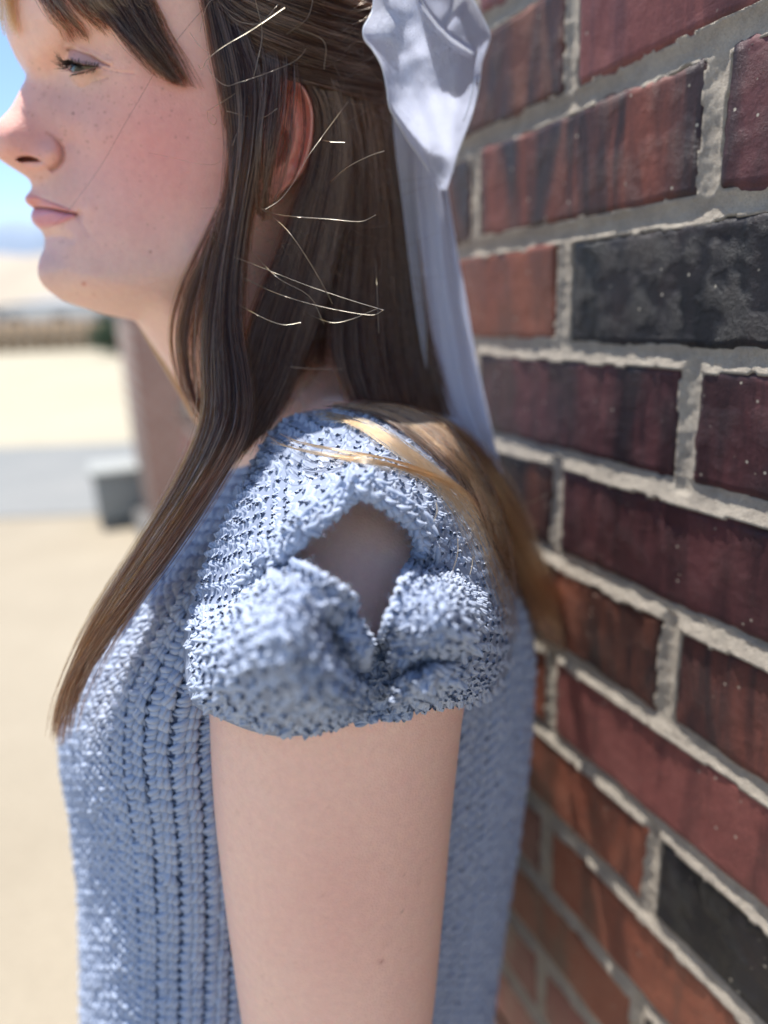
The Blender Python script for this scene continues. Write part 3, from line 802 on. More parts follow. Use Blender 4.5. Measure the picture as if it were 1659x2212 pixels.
tx, ty, th_ = section(TL, TR, tys, 150, tfield); th_[:, 0] = 0
Tn = Q(tx, ty, th_)
fc = list(range(148, 0, -5))
fx_ = np.clip(np.array(fc)/75., 0, 1)[None]; fy_ = np.interp(tys, [900, 1300, 1600, 2200], [.22, .25, .45, .85])[:, None]
fs_ = fy_+(1-fy_)*fx_**2*.6
Tf = mirror(Q(tx[:, fc], ty[:, fc], th_[:, fc]*fs_)); Tall = np.concatenate([Tn, Tf], 1)
M_base = simple('shaded_wool_backing', (.17, .20, .30), .95, .05)  # darker than the yarn: shade of the stitch gaps put into its colour
link('backing', mesh_from('backing', Tall, gridfaces(Tall.shape[0], Tall.shape[1], 0, True), [M_base]), top)

# --- stitches
def lobe_template(ns=5, nk=8, plies=3):
    """one leaf-shaped loop of three twisted plies; unit length along +y, x across, z out"""
    V = []; Fc = []
    for p in range(plies):
        base = len(V)
        for i in range(nk):
            t = i/(nk-1); env = max(.34, math.sin(math.pi*min(1, max(0, .06+.88*t)))**.55)
            a = 2*math.pi*(p/plies)+t*math.pi*1.35
            r0 = .125*env; cx, cz = r0*math.cos(a), r0*math.sin(a)
            zc = .30*math.sin(math.pi*t)-.14
            rr = .135*env
            for j in range(ns):
                b = 2*math.pi*j/ns
                V.append((cx+rr*math.cos(b), t*1.0-.5, cz+zc+rr*math.sin(b)))
        for i in range(nk-1):
            for j in range(ns):
                Fc.append((base+i*ns+j, base+i*ns+(j+1) % ns, base+(i+1)*ns+(j+1) % ns, base+(i+1)*ns+j))
    return np.array(V), np.array(Fc)
LV, LF = lobe_template()
def soft_lobe():
    return lobe_template(6, 8, 3)
RV, RF = soft_lobe()
SV, SF = lobe_template(5, 6, 2)
def knit(P, dirv, step_u, step_v, seed, mask=None, width=.62, fat=1.0, ladder=True, pct=50):
    """P: (nv,nu,3) fine surface grid; rows of V stitches down it. Returns vertices, faces and the loop centres"""
    r = np.random.default_rng(seed)
    nv, nu = P.shape[:2]
    N = normals(P)*dirv
    Lv = np.linalg.norm(np.diff(P, axis=0), axis=2).mean(1); nrow = max(2, int(Lv.sum()/step_v))
    cv = np.r_[0, np.cumsum(Lv)]
    VV = []; FF = []; CN = []; n0 = 0
    iv = np.interp((np.arange(nrow)+.5)/nrow*cv[-1], cv, np.arange(nv))
    # stitches across: chosen once from the widest row so the columns run on
    Lu = np.linalg.norm(np.diff(P, axis=1), axis=2); wr = np.percentile(Lu[len(Lu)//2:] if nv == 250 else Lu, pct, axis=0); cu = np.r_[0, np.cumsum(wr)]
    ncol = max(2, int(round(cu[-1]/step_u)))
    iu = np.interp((np.arange(ncol)+.5)/ncol*cu[-1], cu, np.arange(nu))
    def samp(A, a, b):
        i = np.clip(np.floor(a).astype(int), 0, nv-2); j = np.clip(np.floor(b).astype(int), 0, nu-2)
        fa = (a-i)[..., None]; fb = (b-j)[..., None]
        return A[i, j]*(1-fa)*(1-fb)+A[i+1, j]*fa*(1-fb)+A[i, j+1]*(1-fa)*fb+A[i+1, j+1]*fa*fb
    a, b = np.meshgrid(iv, iu, indexing='ij'); a = a.ravel(); b = b.ravel()
    c = samp(P, a, b); n = samp(N, a, b); n /= np.linalg.norm(n, axis=1, keepdims=True)
    du = samp(P, a, np.minimum(b+1.0, nu-1.001))-samp(P, a, np.maximum(b-1.0, 0)); dv = samp(P, np.minimum(a+1.0, nv-1.001), b)-samp(P, np.maximum(a-1.0, 0), b)
    spu = np.linalg.norm(du, axis=1)/2*(nu-1)/ncol; spv = np.linalg.norm(dv, axis=1)/2*(nv-1)/nrow
    spu = np.linalg.norm(du, axis=1)/2*np.abs(np.gradient(iu))[None].repeat(nrow, 0).ravel()
    spv = np.linalg.norm(dv, axis=1)/2*np.abs(np.gradient(iv))[:, None].repeat(ncol, 1).ravel()
    tv = dv/np.linalg.norm(dv, axis=1, keepdims=True); tu = np.cross(n, tv); tu *= np.sign((tu*du).sum(1))[:, None]; tu /= np.linalg.norm(tu, axis=1, keepdims=True)
    keep = np.ones(len(c), bool) if mask is None else mask(c)
    c, n, tu, tv, spu, spv = [q[keep] for q in (c, n, tu, tv, spu, spv)]
    m = len(c)
    def place(T, TF, ang, offu, offv, offn, wx, ly, hz):
        nonlocal n0
        an = ang+r.normal(0, .09, m); ca, sa = np.cos(an)[:, None], np.sin(an)[:, None]
        ax = tu*ca+tv*sa; ay = -tu*sa+tv*ca
        cc = c+tu*(offu*spu+r.normal(0, .025, m))[:, None]+tv*(offv*spv+r.normal(0, .025, m))[:, None]+n*(offn+r.normal(0, .035, m))[:, None]
        s = r.uniform(.9, 1.12, m)
        V = cc[:, None]+ax[:, None]*(T[None, :, 0:1]*(wx*s)[:, None, None])+ay[:, None]*(T[None, :, 1:2]*(ly*s)[:, None, None])+n[:, None]*(T[None, :, 2:3]*(hz*s)[:, None, None])
        VV.append(V.reshape(-1, 3)); k = len(T)
        FF.append((TF[None]+(np.arange(m)*k)[:, None, None]).reshape(-1, 4)+n0); n0 += m*k
        CN.append(np.concatenate([cc, n, ay], 1))
    w = np.clip(spu, .25, 1.6); l = np.clip(spv, .2, 1.2)
    fatv = fat*np.clip(w/(step_u*.85), .5, 1.12)
    place(LV, LF, .40, -.22, 0, .10, .90*2.25*fatv*width, l*1.75, 1.45*fat*width)
    place(LV, LF, -.40, .22, 0, .10, .90*2.25*fatv*width, l*1.75, 1.45*fat*width)
    if ladder: place(SV, SF, 1.4, .5, 0, -.05, .95*width*np.minimum(1, l/step_v), w*.62, .8*width*np.ones(m))
    return np.vstack(VV), np.vstack(FF), np.vstack(CN)
def knit_rings(P, dirv, step_u, step_v, seed, width=1.0):
    """rows worked in the round: every ring carries as many loops as its own length asks for"""
    r = np.random.default_rng(seed); nv, nu = P.shape[:2]; N = normals(P)*dirv
    Lv = np.linalg.norm(np.diff(P, axis=0), axis=2); cv = np.r_[0, np.cumsum(np.percentile(Lv, 62, axis=1))]
    nrow = int(round(cv[-1]/step_v)); iv = np.interp((np.arange(nrow)+.5)/nrow*cv[-1], cv, np.arange(nv)); div = np.gradient(iv)
    Cc = []; 
    rl = [np.linalg.norm(np.diff(P[min(int(a), nv-1)], axis=0), axis=1).sum() for a in iv]
    for k, a in enumerate(iv):
        i = min(int(a), nv-2); f = a-i; row = P[i]*(1-f)+P[i+1]*f; nn = N[i]*(1-f)+N[i+1]*f
        dv = (P[min(i+2, nv-1)]-P[max(i-1, 0)])/(min(i+2, nv-1)-max(i-1, 0))
        cu = np.r_[0, np.cumsum(np.linalg.norm(np.diff(row, axis=0), axis=1))]; g0 = (k//5)*5; m = max(4, int(np.mean(rl[g0:g0+5])/step_u))
        s = (np.arange(m)+.5+.5*(k % 2)*0)/m*cu[-1]; g = np.interp(s, cu, np.arange(nu)); j = np.clip(g.astype(int), 0, nu-2); h = (g-j)[:, None]
        Cc.append(np.concatenate([row[j]*(1-h)+row[j+1]*h, nn[j]*(1-h)+nn[j+1]*h, dv[j]*(1-h)+dv[j+1]*h, np.full((m, 1), cu[-1]/m), np.full((m, 1), div[k])], 1))
    A = np.vstack(Cc); c = A[:, :3]; n = A[:, 3:6]/np.linalg.norm(A[:, 3:6], axis=1, keepdims=True); dv = A[:, 6:9]
    spv = np.clip(np.linalg.norm(dv, axis=1)*A[:, 10], .28, .95); tv = dv/np.linalg.norm(dv, axis=1, keepdims=True); spu = A[:, 9]
    tv = tv-(tv*n).sum(1)[:, None]*n; tv /= np.linalg.norm(tv, axis=1, keepdims=True)
    tu = np.cross(n, tv); m = len(c); VV = []; FF = []; CN = []; n0 = 0
    for ang, ou, hz in ((.50, -.21, 1.0), (-.50, .21, 1.0)):
        an = ang+r.normal(0, .05, m); ca, sa = np.cos(an)[:, None], np.sin(an)[:, None]; ax = tu*ca+tv*sa; ay = -tu*sa+tv*ca
        cc = c+tu*(ou*spu+r.normal(0, .02, m))[:, None]+tv*r.normal(0, .03, m)[:, None]+n*(.12+r.normal(0, .02, m))[:, None]
        s = r.uniform(.94, 1.1, m); W = spu*1.10*s*width; L_ = spv*1.5*s
        V = cc[:, None]+ax[:, None]*(RV[None, :, 0:1]*W[:, None, None])+ay[:, None]*(RV[None, :, 1:2]*L_[:, None, None])+n[:, None]*(RV[None, :, 2:3]*(.95*s)[:, None, None])
        VV.append(V.reshape(-1, 3)); FF.append((RF[None]+(np.arange(m)*len(RV))[:, None, None]).reshape(-1, 4)+n0); n0 += m*len(RV); CN.append(np.concatenate([cc, n, ay], 1))
    return np.vstack(VV), np.vstack(FF), np.vstack(CN)
def fuzz(name, CN, n, seed, ln=(.18, .5), parent=None):
    r = np.random.default_rng(seed); i = r.integers(0, len(CN), n)
    c, nn, t = CN[i, :3], CN[i, 3:6], CN[i, 6:9]
    p0 = c+t*r.uniform(-.3, .3, (n, 1))+nn*.12+r.normal(0, .07, (n, 3))
    d = nn*r.uniform(.25, 1.0, (n, 1))+r.normal(0, .65, (n, 3)); d /= np.linalg.norm(d, axis=1, keepdims=True)
    d2 = d+r.normal(0, .8, (n, 3)); d2 /= np.linalg.norm(d2, axis=1, keepdims=True)
    L = r.uniform(*ln, (n, 1))
    St = np.stack([p0, p0+d*L*.35, p0+d*L*.6+d2*L*.2, p0+d*L*.7+d2*L*.5], 1)
    return curves(name, St, .0028*r.uniform(.7, 1.4, n), M_fuzz, parent or top, (1, .4))
# torso: columns run down the front; only the side towards the viewer and a little beyond
tkx, tky, tkh = section(TL, TR, np.arange(905, 2400, 6.), 240, tfield); tkh[:, 0] = 0
Pk = Q(tkx, tky, tkh)
farstrip = mirror(Q(tkx[:, 1:16], tky[:, 1:16], tkh[:, 1:16]*np.interp(tky[:, :1], [900, 1300, 1600, 2200], [.22, .25, .45, .85])))[:, ::-1]
Pk2 = np.concatenate([farstrip, Pk], 1)
def inner_mask(c):
    x, y, z = project(c)
    return ~((sd(x, y, [(470,1560),(990,1560),(960,2420),(540,2420)]) > 60) | (sd(x, y, [(640,1150),(930,1150),(1000,1480),(520,1480)]) > 0))
Vt, Ft, Ct = knit(Pk2, -1.0 if (normals(Pk)[100, 100] @ S) < 0 else 1.0, 1.22, .70, 11, inner_mask)
me = mesh_from('torso_stitches', Vt, Ft, [M_wool])
tag(link('torso_stitches', me, top), kind='stuff')
fuzz('torso_fuzz', Ct, 14000, 5)

# --- shoulder and sleeve sheet, laid out round the open diamond
INN = [(819,1530),(817,1490),(814,1460),(800,1412),(778,1362),(750,1316),(712,1284),(672,1258),(632,1240),(600,1222),(590,1196),(618,1164),(664,1126),(712,1088),(752,1056),(781,1042),(808,1052),
       (842,1076),(880,1100),(912,1130),(926,1166),(925,1198),(912,1232),(892,1262),(876,1298),(858,1340),(841,1385),(828,1430),(823,1460),(822,1490),(821,1530)]
OUT = [(817,1536),(800,1546),(770,1556),(730,1574),(680,1590),(630,1598),(575,1597),(520,1584),(465,1562),(420,1542),(398,1518),(388,1470),(384,1410),(392,1330),(415,1250),(452,1170),(500,1080),
       (548,975),(606,898),(700,876),(790,866),(880,876),(960,912),(1020,975),(1066,1060),(1096,1150),(1112,1250),(1120,1350),(1114,1430),(1092,1482),(1050,1512),(1000,1524),(930,1536),(870,1543),(824,1537)]
NTH = 560
I_ = cr(INN, NTH); O_ = cr(OUT, NTH)
SZ = rbf([(781,1084,20.9),(640,1200,20.6),(893,1190,20.6),(780,1060,20.7),(820,1440,20.4),(820,1530,20.5),
  (700,870,5.0),(790,860,6.2),(880,870,6.0),(600,930,5.0),(700,930,10.8),(800,920,12),(900,940,11),(980,950,8.5),(640,1000,12.8),(720,1000,16.6),(800,990,17.6),(900,1010,16.2),(1000,1020,12.0),
  (520,1070,8.0),(560,1100,12.6),(640,1080,17.4),(720,1070,19.4),(850,1060,19.8),(940,1090,18.6),(1040,1120,13.6),(1085,1150,10.8),
  (470,1180,10.2),(520,1190,14.4),(580,1180,18.2),(640,1150,20.2),(700,1120,20.6),(960,1190,19.3),(1030,1200,15.8),(1100,1240,11.4),
  (420,1260,11.6),(470,1290,14.6),(530,1270,17.8),(590,1230,19.6),(930,1230,20.0),(1000,1240,18.3),(1060,1250,15.2),
  (660,1240,21.9),(620,1300,22.4),(560,1330,21.4),(500,1370,19.8),(440,1380,17.2),(395,1400,14.2),(700,1300,22.7),(750,1360,22.0),(785,1400,22.2),(680,1400,23.1),(600,1420,22.9),(500,1460,20.9),(430,1480,18.6),(395,1480,16.2),
  (760,1440,22.4),(770,1500,21.9),(700,1500,22.5),(600,1520,22.2),(500,1540,20.3),
  (900,1260,21.5),(880,1320,22.2),(960,1270,21.7),(1030,1290,19.8),(1090,1320,16.2),(855,1360,22.2),(900,1380,22.4),(980,1370,22.6),(1060,1390,19.4),(1105,1400,15.6),(850,1440,22.0),(900,1450,22.2),(880,1490,21.8),(960,1470,22.0),(1040,1470,19.7),(840,1500,21.4)], .003)
def sheet_h(x, y):
    h = SZ(x, y)+1.9*gauss(x, y, 610, 1400, 140, 135)+1.8*gauss(x, y, 960, 1370, 100, 110)+1.3*gauss(x, y, 715, 1500, 80, 60)+1.3*gauss(x, y, 910, 1485, 65, 45)
    h = h-2.3*np.exp(-(np.abs(x-820)/19)**2)*sm(1330, 1420, y)
    h = h-1.15*np.exp(-(dist_poly(x, y, [(640,1208),(580,1238),(520,1275),(480,1305),(445,1345)])/17)**2)*sm(430, 520, x)
    h = h-1.1*np.exp(-(dist_poly(x, y, [(895,1212),(960,1226),(1030,1232),(1085,1250)])/14)**2)
    # gathered pleats running into the cinch
    for a, wd, dp in (([(818,1470),(770,1450),(735,1400),(715,1350)], 20, 1.5), ([(818,1440),(780,1395),(755,1350)], 9, -.4), ([(824,1480),(870,1450),(930,1430),(990,1425)], 18, 1.5),
                      ([(815,1515),(750,1500),(690,1470),(650,1430)], 13, .45), ([(824,1520),(900,1505),(980,1490)], 11, .35)):
        h = h-dp*np.exp(-(dist_poly(x, y, a)/wd)**2)
    return h
# height of the arm under the sheet, so that the knit always lies over it
aq, bq, _ = project(ARM); hq = (ARM-ORG) @ S-M0
cell = 12.; Hm = np.full((110, 110), -9.)
ii = np.clip((bq/cell-60).astype(int), 0, 109); jj = np.clip((aq/cell-25).astype(int), 0, 109)
np.maximum.at(Hm, (ii.ravel(), jj.ravel()), hq.ravel())
for _k in range(2):
    Pm_ = np.pad(Hm, 1, constant_values=-9); st_ = np.max([Pm_[1+a:111+a, 1+b:111+b] for a in (-1, 0, 1) for b in (-1, 0, 1)], 0)
    Hm = np.where(Hm < 0, st_, Hm)
for _k in range(10):
    Pm_ = np.pad(Hm, 1, constant_values=-9); st_ = np.max([Pm_[1+a:111+a, 1+b:111+b] for a in (-1, 0, 1) for b in (-1, 0, 1)], 0)
    Hm = np.maximum(Hm, st_-.8)
for _k in range(3):
    Pm_ = np.pad(Hm, 1, mode='edge'); Hm = np.mean([Pm_[1+a:111+a, 1+b:111+b] for a in (-1, 0, 1) for b in (-1, 0, 1)], 0)
def armh(x, y):
    u = np.clip(x/cell-25.5, 0, 108.9); v = np.clip(y/cell-60.5, 0, 108.9); i = v.astype(int); j = u.astype(int); fu = u-j; fv = v-i
    return .4*gauss(x, y, 820, 1470, 75, 65)+Hm[i, j]*(1-fu)*(1-fv)+Hm[i, j+1]*fu*(1-fv)+Hm[i+1, j]*(1-fu)*fv+Hm[i+1, j+1]*fu*fv
def over(x, y, h, gap=.35):
    a = armh(x, y)+gap
    return np.where(h > a+.5, h, a+.5*np.exp(np.clip((h-a-.5)/.5, -20, 0))) if True else h
M_base2 = simple('shaded_sleeve_backing', (.24, .28, .38), .95, .05)  # shade between the sleeve loops painted as a darker wool
ts = np.r_[np.linspace(0, .93, 90)]
sx_ = I_[None, :, 0]+(O_[None, :, 0]-I_[None, :, 0])*ts[:, None]; sy_ = I_[None, :, 1]+(O_[None, :, 1]-I_[None, :, 1])*ts[:, None]
sh_ = over(sx_, sy_, sheet_h(sx_, sy_))
for _k in range(3):
    q_ = sh_.copy(); q_[1:-1] = .5*sh_[1:-1]+.25*(sh_[2:]+sh_[:-2]); sh_ = .5*q_+.25*(np.roll(q_, 1, 1)+np.roll(q_, -1, 1))
# lower hem rolls in to the arm, upper outer edge settles on the body
phi = np.arange(NTH)
lower = sm(1320, 1480, O_[:, 1])[None]
rr2 = ts[:, None]
roll = np.sqrt(np.clip(1-np.clip((rr2-.68)/.25, 0, 1)**2, 0, 1))
sh_ = np.maximum(sh_-(1-roll)*1.5*lower, armh(sx_, sy_)+.42)
Sh = Q(sx_, sy_, sh_)
# tuck-under rows
lasth = sh_[-1]
ex2 = [Sh]
for k, (dt, dh) in enumerate([(.95, -.45), (.965, -.95), (.96, -1.5)]):
    x2 = I_[:, 0]+(O_[:, 0]-I_[:, 0])*dt; y2 = I_[:, 1]+(O_[:, 1]-I_[:, 1])*dt
    ex2.append(Q(x2, y2, lasth+dh)[None])
Shell = np.concatenate(ex2, 0)
link('sleeve_backing', mesh_from('sleeve_backing', Shell-normals(Shell)*(.03 if (normals(Shell)[40, 100] @ S) > 0 else -.03), gridfaces(Shell.shape[0], NTH), [M_base2]), top)
dirS = 1.0 if (normals(Sh)[40, 150] @ S) > 0 else -1.0
parts = []
def band(i0, i1, seed, su, sv, wd):
    return knit(Sh[:, i0:i1], dirS, su, sv, seed, None, wd, pct=72)
idx = lambda pt: int(np.argmin(np.hypot(O_[:, 0]-pt[0], O_[:, 1]-pt[1])))
b1, b2, b3, b4 = idx((520,1584)), idx((392,1330)), idx((625,908)), idx((1020,975))
b5 = idx((1112,1250))
bnds = [0, b1, b2, b3, b4, b5, NTH]
parts.append(knit_rings(Sh, dirS, .88, .62, 31))
# corded edge round the diamond: two passes of fat loops along it
ring = Q(I_[:, 0], I_[:, 1], over(I_[:, 0], I_[:, 1], sheet_h(I_[:, 0], I_[:, 1])))
def cord(curve3, nrm, n, seed, width, out):
    c = curve3; t = np.gradient(c, axis=0); t /= np.linalg.norm(t, axis=1, keepdims=True)+1e-9
    bx = np.cross(nrm, t); P = np.stack([c-bx*width*.9+nrm*(out-.25), c-bx*width*.3+nrm*out, c+bx*width*.3+nrm*out, c+bx*width*.9+nrm*(out-.25)], 1)
    return P
nr_ = normals(Sh)[0]*dirS
Pc_ = cord(ring, nr_, 0, 0, .26, .16)
parts.append(knit(Pc_[6:NTH-6:3], dirS if (normals(Pc_[::3])[40, 1] @ nr_[120]) > 0 else -1.0, .42, .50, 77, None, .62, 1.1, False))
# rolled hem along the arm
hm = np.where(O_[:, 1] > 1475)[0]; hm = np.r_[hm[hm > NTH//2], hm[hm <= NTH//2]]
hc_ = Sh[-4][hm]; hn_ = (normals(Sh)[-6]*dirS)[hm]
for _ in range(6): hc_[1:-1] = (hc_[2:]+hc_[:-2]+2*hc_[1:-1])/4; hn_[1:-1] = (hn_[2:]+hn_[:-2]+2*hn_[1:-1])/4
hn_ /= np.linalg.norm(hn_, axis=1, keepdims=True)
Ph = cord(hc_, hn_, 0, 0, .34, .20)
parts.append(knit(Ph[::3], 1.0 if (normals(Ph[::3])[20, 1] @ hn_[60]) > 0 else -1.0, .55, .52, 78, None, .52, 1.1, False))
# neckline cord
nk = cr([(560,950),(596,905),(640,884),(700,868),(770,858),(850,860),(930,875)], 60)
Vn = []; Fn = []; o_ = 0; Cs = []
for V_, F_, C_ in parts:
    Vn.append(V_); Fn.append(F_+o_); o_ += len(V_); Cs.append(C_)
me = mesh_from('sleeve_stitches', np.vstack(Vn), np.vstack(Fn), [M_wool])
tag(link('sleeve_stitches', me, top), kind='stuff')
fuzz('sleeve_fuzz', np.vstack(Cs), 36000, 6)
print('stitch tris', (len(Ft)+sum(len(f) for f in Fn))*2)
# ================================================================== HAIR
def topsurf(x, y):
    t = tfield(x, y); m = inside(x, y, OUT)
    return np.where(m, np.maximum(t, over(x, y, sheet_h(x, y))), t)
def headsurf(x, y):
    return hfield(x, y)
def hair(name, guides, n, parent, m=M_hair, K=30, thick=.25, spread=5.0, rad=.0095, seed=1, clump=12, wave=.05, over_knit=False, over_head=True, endvar=.12, startvar=0.0, dens=None, under=False, tipspread=1.0, gap=.12, scale_clump=.42, kind=None):
    r = np.random.default_rng(seed)
    Gd = np.array([cr(g, K) for g in guides])                      # (g,K,3) in (x,y,h)
    ng = len(Gd)
    ncl = max(1, n//clump)
    def at(s):
        a = np.clip(s*(ng-1), 0, ng-1-1e-6); i = a.astype(int); f = (a-i)[:, None, None]
        f = f*1.0
        return Gd[i]*(1-f)+Gd[i+1]*f if ng > 1 else Gd[i*0]
    sc = np.clip(r.uniform(-.06, 1.06, ncl), 0, 1); ext = r.normal(0, 1, ncl)
    if dens is not None: sc = np.interp(sc, np.cumsum(np.r_[0, dens])/np.sum(dens), np.linspace(0, 1, len(dens)+1))
    cl = r.integers(0, ncl, n)
    s = np.clip(sc[cl]+r.normal(0, .03, n), 0, 1)
    X = at(s); CX = at(sc)[cl]
    t = np.linspace(0, 1, K)[None, :, None]
    X = X+(CX-X)*(t**1.2)*scale_clump
    lat = r.normal(0, 1, (n, 1, 1))*spread*1.3*(1-.5*t)*np.array([1., .25, 0])
    X = X+lat
    clo = r.normal(0, 1, (ncl, 1, 1))[cl]*spread*1.5*(.3+t*tipspread)*np.array([1., .3, 0]); X = X+clo
    ph = r.uniform(0, 6.28, (n, 1)); fr = r.uniform(.6, 2.4, (n, 1)); tt_ = t[..., 0]
    X[..., 0] += spread*.5*np.sin(ph+fr*tt_*6.28)
    clz = r.uniform(0, 1, ncl)[cl][:, None]*thick*1.5; z = clz+np.abs(r.normal(0, .25, (n, 1)))*thick*.6
    X[..., 2] += z+wave*np.sin(ph*1.7+tt_*9)
    if over_head:
        hh = headsurf(X[..., 0], X[..., 1]); X[..., 2] = np.where((X[..., 1] < 880) & (hh > .5), np.maximum(X[..., 2], hh+gap+.25*z), X[..., 2])
    if over_knit:
        hh = topsurf(X[..., 0], X[..., 1]); X[..., 2] = np.where(X[..., 1] > 860, np.maximum(X[..., 2], hh+.42+.6*z), X[..., 2])
    P = Q(X[..., 0], X[..., 1], X[..., 2])
    # strands start and end unevenly
    cut = 1-endvar*r.random(n)**2
    c0 = startvar*r.random(n); idx_ = c0[:, None]*(K-1)+(cut-c0)[:, None]*np.linspace(0, K-1, K)[None]
    i0 = np.clip(idx_.astype(int), 0, K-2); f = (idx_-i0)[..., None]; ar = np.arange(n)[:, None]
    P = P[ar, i0]*(1-f)+P[ar, i0+1]*f
    o = curves(name, P, rad*r.uniform(.6, 1.25, n), m, parent, (1, .35), kind)
    na_ = max(8, n//5); pick = r.choice(n, na_, replace=False)
    Pa = P[pick]+S*.06
    curves('stray_hair', Pa, rad*1.05*r.uniform(.7, 1.3, na_), M_hair_accent if m is M_hair else M_hair_gold, o, (1, .4))  # accent strands over the lock, paler on brown hair as painted highlights
    if under:
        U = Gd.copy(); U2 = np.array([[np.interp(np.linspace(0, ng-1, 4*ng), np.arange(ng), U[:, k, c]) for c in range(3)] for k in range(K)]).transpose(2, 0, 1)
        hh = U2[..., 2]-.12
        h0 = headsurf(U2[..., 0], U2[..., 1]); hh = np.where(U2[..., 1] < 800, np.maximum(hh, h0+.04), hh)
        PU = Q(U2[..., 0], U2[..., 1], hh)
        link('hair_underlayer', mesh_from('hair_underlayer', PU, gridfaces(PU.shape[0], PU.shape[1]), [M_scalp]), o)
    return o
mass = hair('hair', [[(560,60,7.4),(640,150,8.2),(690,230,8.3),(688,340,8.0),(648,450,8.0),(608,560,8.0),(562,680,8.5),(528,800,9.4),(490,900,9.9),(450,1000,10.6)],
     [(600,50,7.8),(680,150,8.1),(715,290,8.1),(690,450,8),(650,600,8),(608,720,8.6),(570,830,9.4),(520,930,10.4),(475,1010,11.2)],
     [(640,50,7.8),(705,150,8.0),(745,300,8.0),(735,450,7.8),(705,600,7.8),(665,720,8.2),(635,800,8.8),(605,870,9.4),(570,930,10.2)]], 3400, person, seed=2, under=True, thick=.3)
hair('hair_lock', [[(680,60,7.7),(730,170,7.7),(760,330,7.6),(752,500,7.5),(735,640,7.6),(728,740,8.2),(742,810,8.8),(765,872,9.5)],
     [(720,70,7.2),(770,190,7.1),(795,360,7.0),(800,560,7.0),(800,700,7.4),(810,800,8.2),(830,872,9.5)],
     [(750,80,6.6),(805,190,6.2),(832,360,6.0),(855,560,6.0),(868,720,6.5),(885,820,7.4),(905,885,8.6)],
     [(780,80,5.8),(828,190,5.2),(856,350,4.9),(888,560,4.9),(915,740,5.4),(942,840,6.4),(962,900,7.6)]], 4200, mass, seed=3, under=True, thick=.3)
# dark inner hair seen between the locks at the nape
hair('hair_lock', [[(690,250,6.8),(690,450,6.6),(650,600,6.4),(620,740,6.6),(600,830,7.2)], [(760,250,6.4),(760,450,6.0),(740,600,6.0),(735,700,6.2),(740,780,6.8)], [(830,250,4.5),(850,450,4.2),(880,640,4.2),(915,760,4.6),(940,860,5.5)]], 2500, mass, seed=4, thick=.5, over_head=True, rad=.010)
# swept back from the temple to the bow
hair('hair_lock', [[(400,-160,6.5),(520,-80,7.8),(680,-30,8.2),(800,10,7.6),(880,40,6.2)], [(420,-100,6.9),(520,-20,7.9),(660,40,8.4),(790,80,7.6),(870,100,6)],
     [(440,-60,7.1),(520,40,8.0),(640,100,8.5),(770,140,7.8),(860,150,5.9)], [(452,-20,7.1),(520,85,7.9),(610,145,8.6),(730,175,8.0),(840,190,6.0)], [(462,20,7.0),(515,110,7.6),(590,160,8.3),(690,190,8.3),(800,225,6.8)]], 4300, mass, seed=5, under=True, thick=.3, gap=.25, spread=6)
# front lock past the ear and down over the chest
hair('hair_lock', [[(446,-20,7.0),(476,150,7.4),(500,300,7.5),(492,440,7.5),(464,560,7.4),(444,680,7.6),(442,800,8.2),(444,900,9.0),(395,1030,9.2),(300,1190,9.2),(200,1350,9.0),(132,1520,7.5),(118,1610,7.2)],
     [(468,0,7.3),(508,160,7.9),(524,320,8.0),(512,460,8.0),(488,590,8.1),(472,710,8.6),(468,820,9.4),(468,915,10.4),(410,1045,10.8),(318,1195,10.8),(215,1360,10.4),(142,1520,8.6),(128,1590,7.8)],
     [(492,20,7.6),(530,180,8.3),(533,330,8.4),(517,460,8.2),(496,590,8.4),(490,710,9.0),(496,820,10.0),(494,920,11.2),(432,1050,11.8),(342,1190,11.8),(240,1345,11.4),(165,1470,9.8),(140,1560,8.6)],
     [(520,60,7.9),(560,180,8.8),(552,330,9.0),(532,450,8.6),(514,580,8.5),(512,710,9.2),(530,820,10.4),(528,925,11.8),(465,1045,12.4),(372,1185,12.6),(270,1320,12.4),(185,1440,10.8)]], 2100, mass, seed=6, thick=.4, over_knit=True, spread=5.5, dens=[1.0, 1.2, .55], endvar=.6)
hair('hair_lock', [[(445,-10,7.0),(470,150,7.2),(500,300,7.35),(490,420,7.3),(440,530,7.0),(395,630,6.6),(376,730,6.3),(396,830,6.8),(440,920,8.2)],
     [(450,0,7.0),(480,150,7.3),(508,300,7.5),(505,420,7.5),(470,540,7.3),(430,640,7.0),(412,740,6.8),(420,830,7.2),(450,915,8.6)],
     [(460,0,7.1),(495,150,7.5),(518,300,7.7),(518,430,7.7),(495,560,7.5),(470,660,7.3),(455,760,7.3),(455,850,7.8),(465,930,9.4)]], 520, mass, seed=7, thick=.2, spread=3.5, clump=26, scale_clump=.85)
# strands across the ear
hair('hair_lock', [[(560,60,8.0),(575,160,9.2),(560,300,9.5),(560,430,9.1),(575,470,8.8)], [(590,70,8.2),(600,170,9.4),(590,300,9.7),(570,420,9.2),(566,480,8.8)], [(620,80,8.4),(624,170,9.3),(612,280,9.8),(590,400,9.4),(570,470,9.)],
     [(640,100,8.4),(652,190,9.2),(660,290,9.6),(640,380,9.3),(600,440,8.9)]], 230, mass, seed=8, thick=.1, spread=4, clump=12, over_head=False, dens=[1.3, 1, .35])
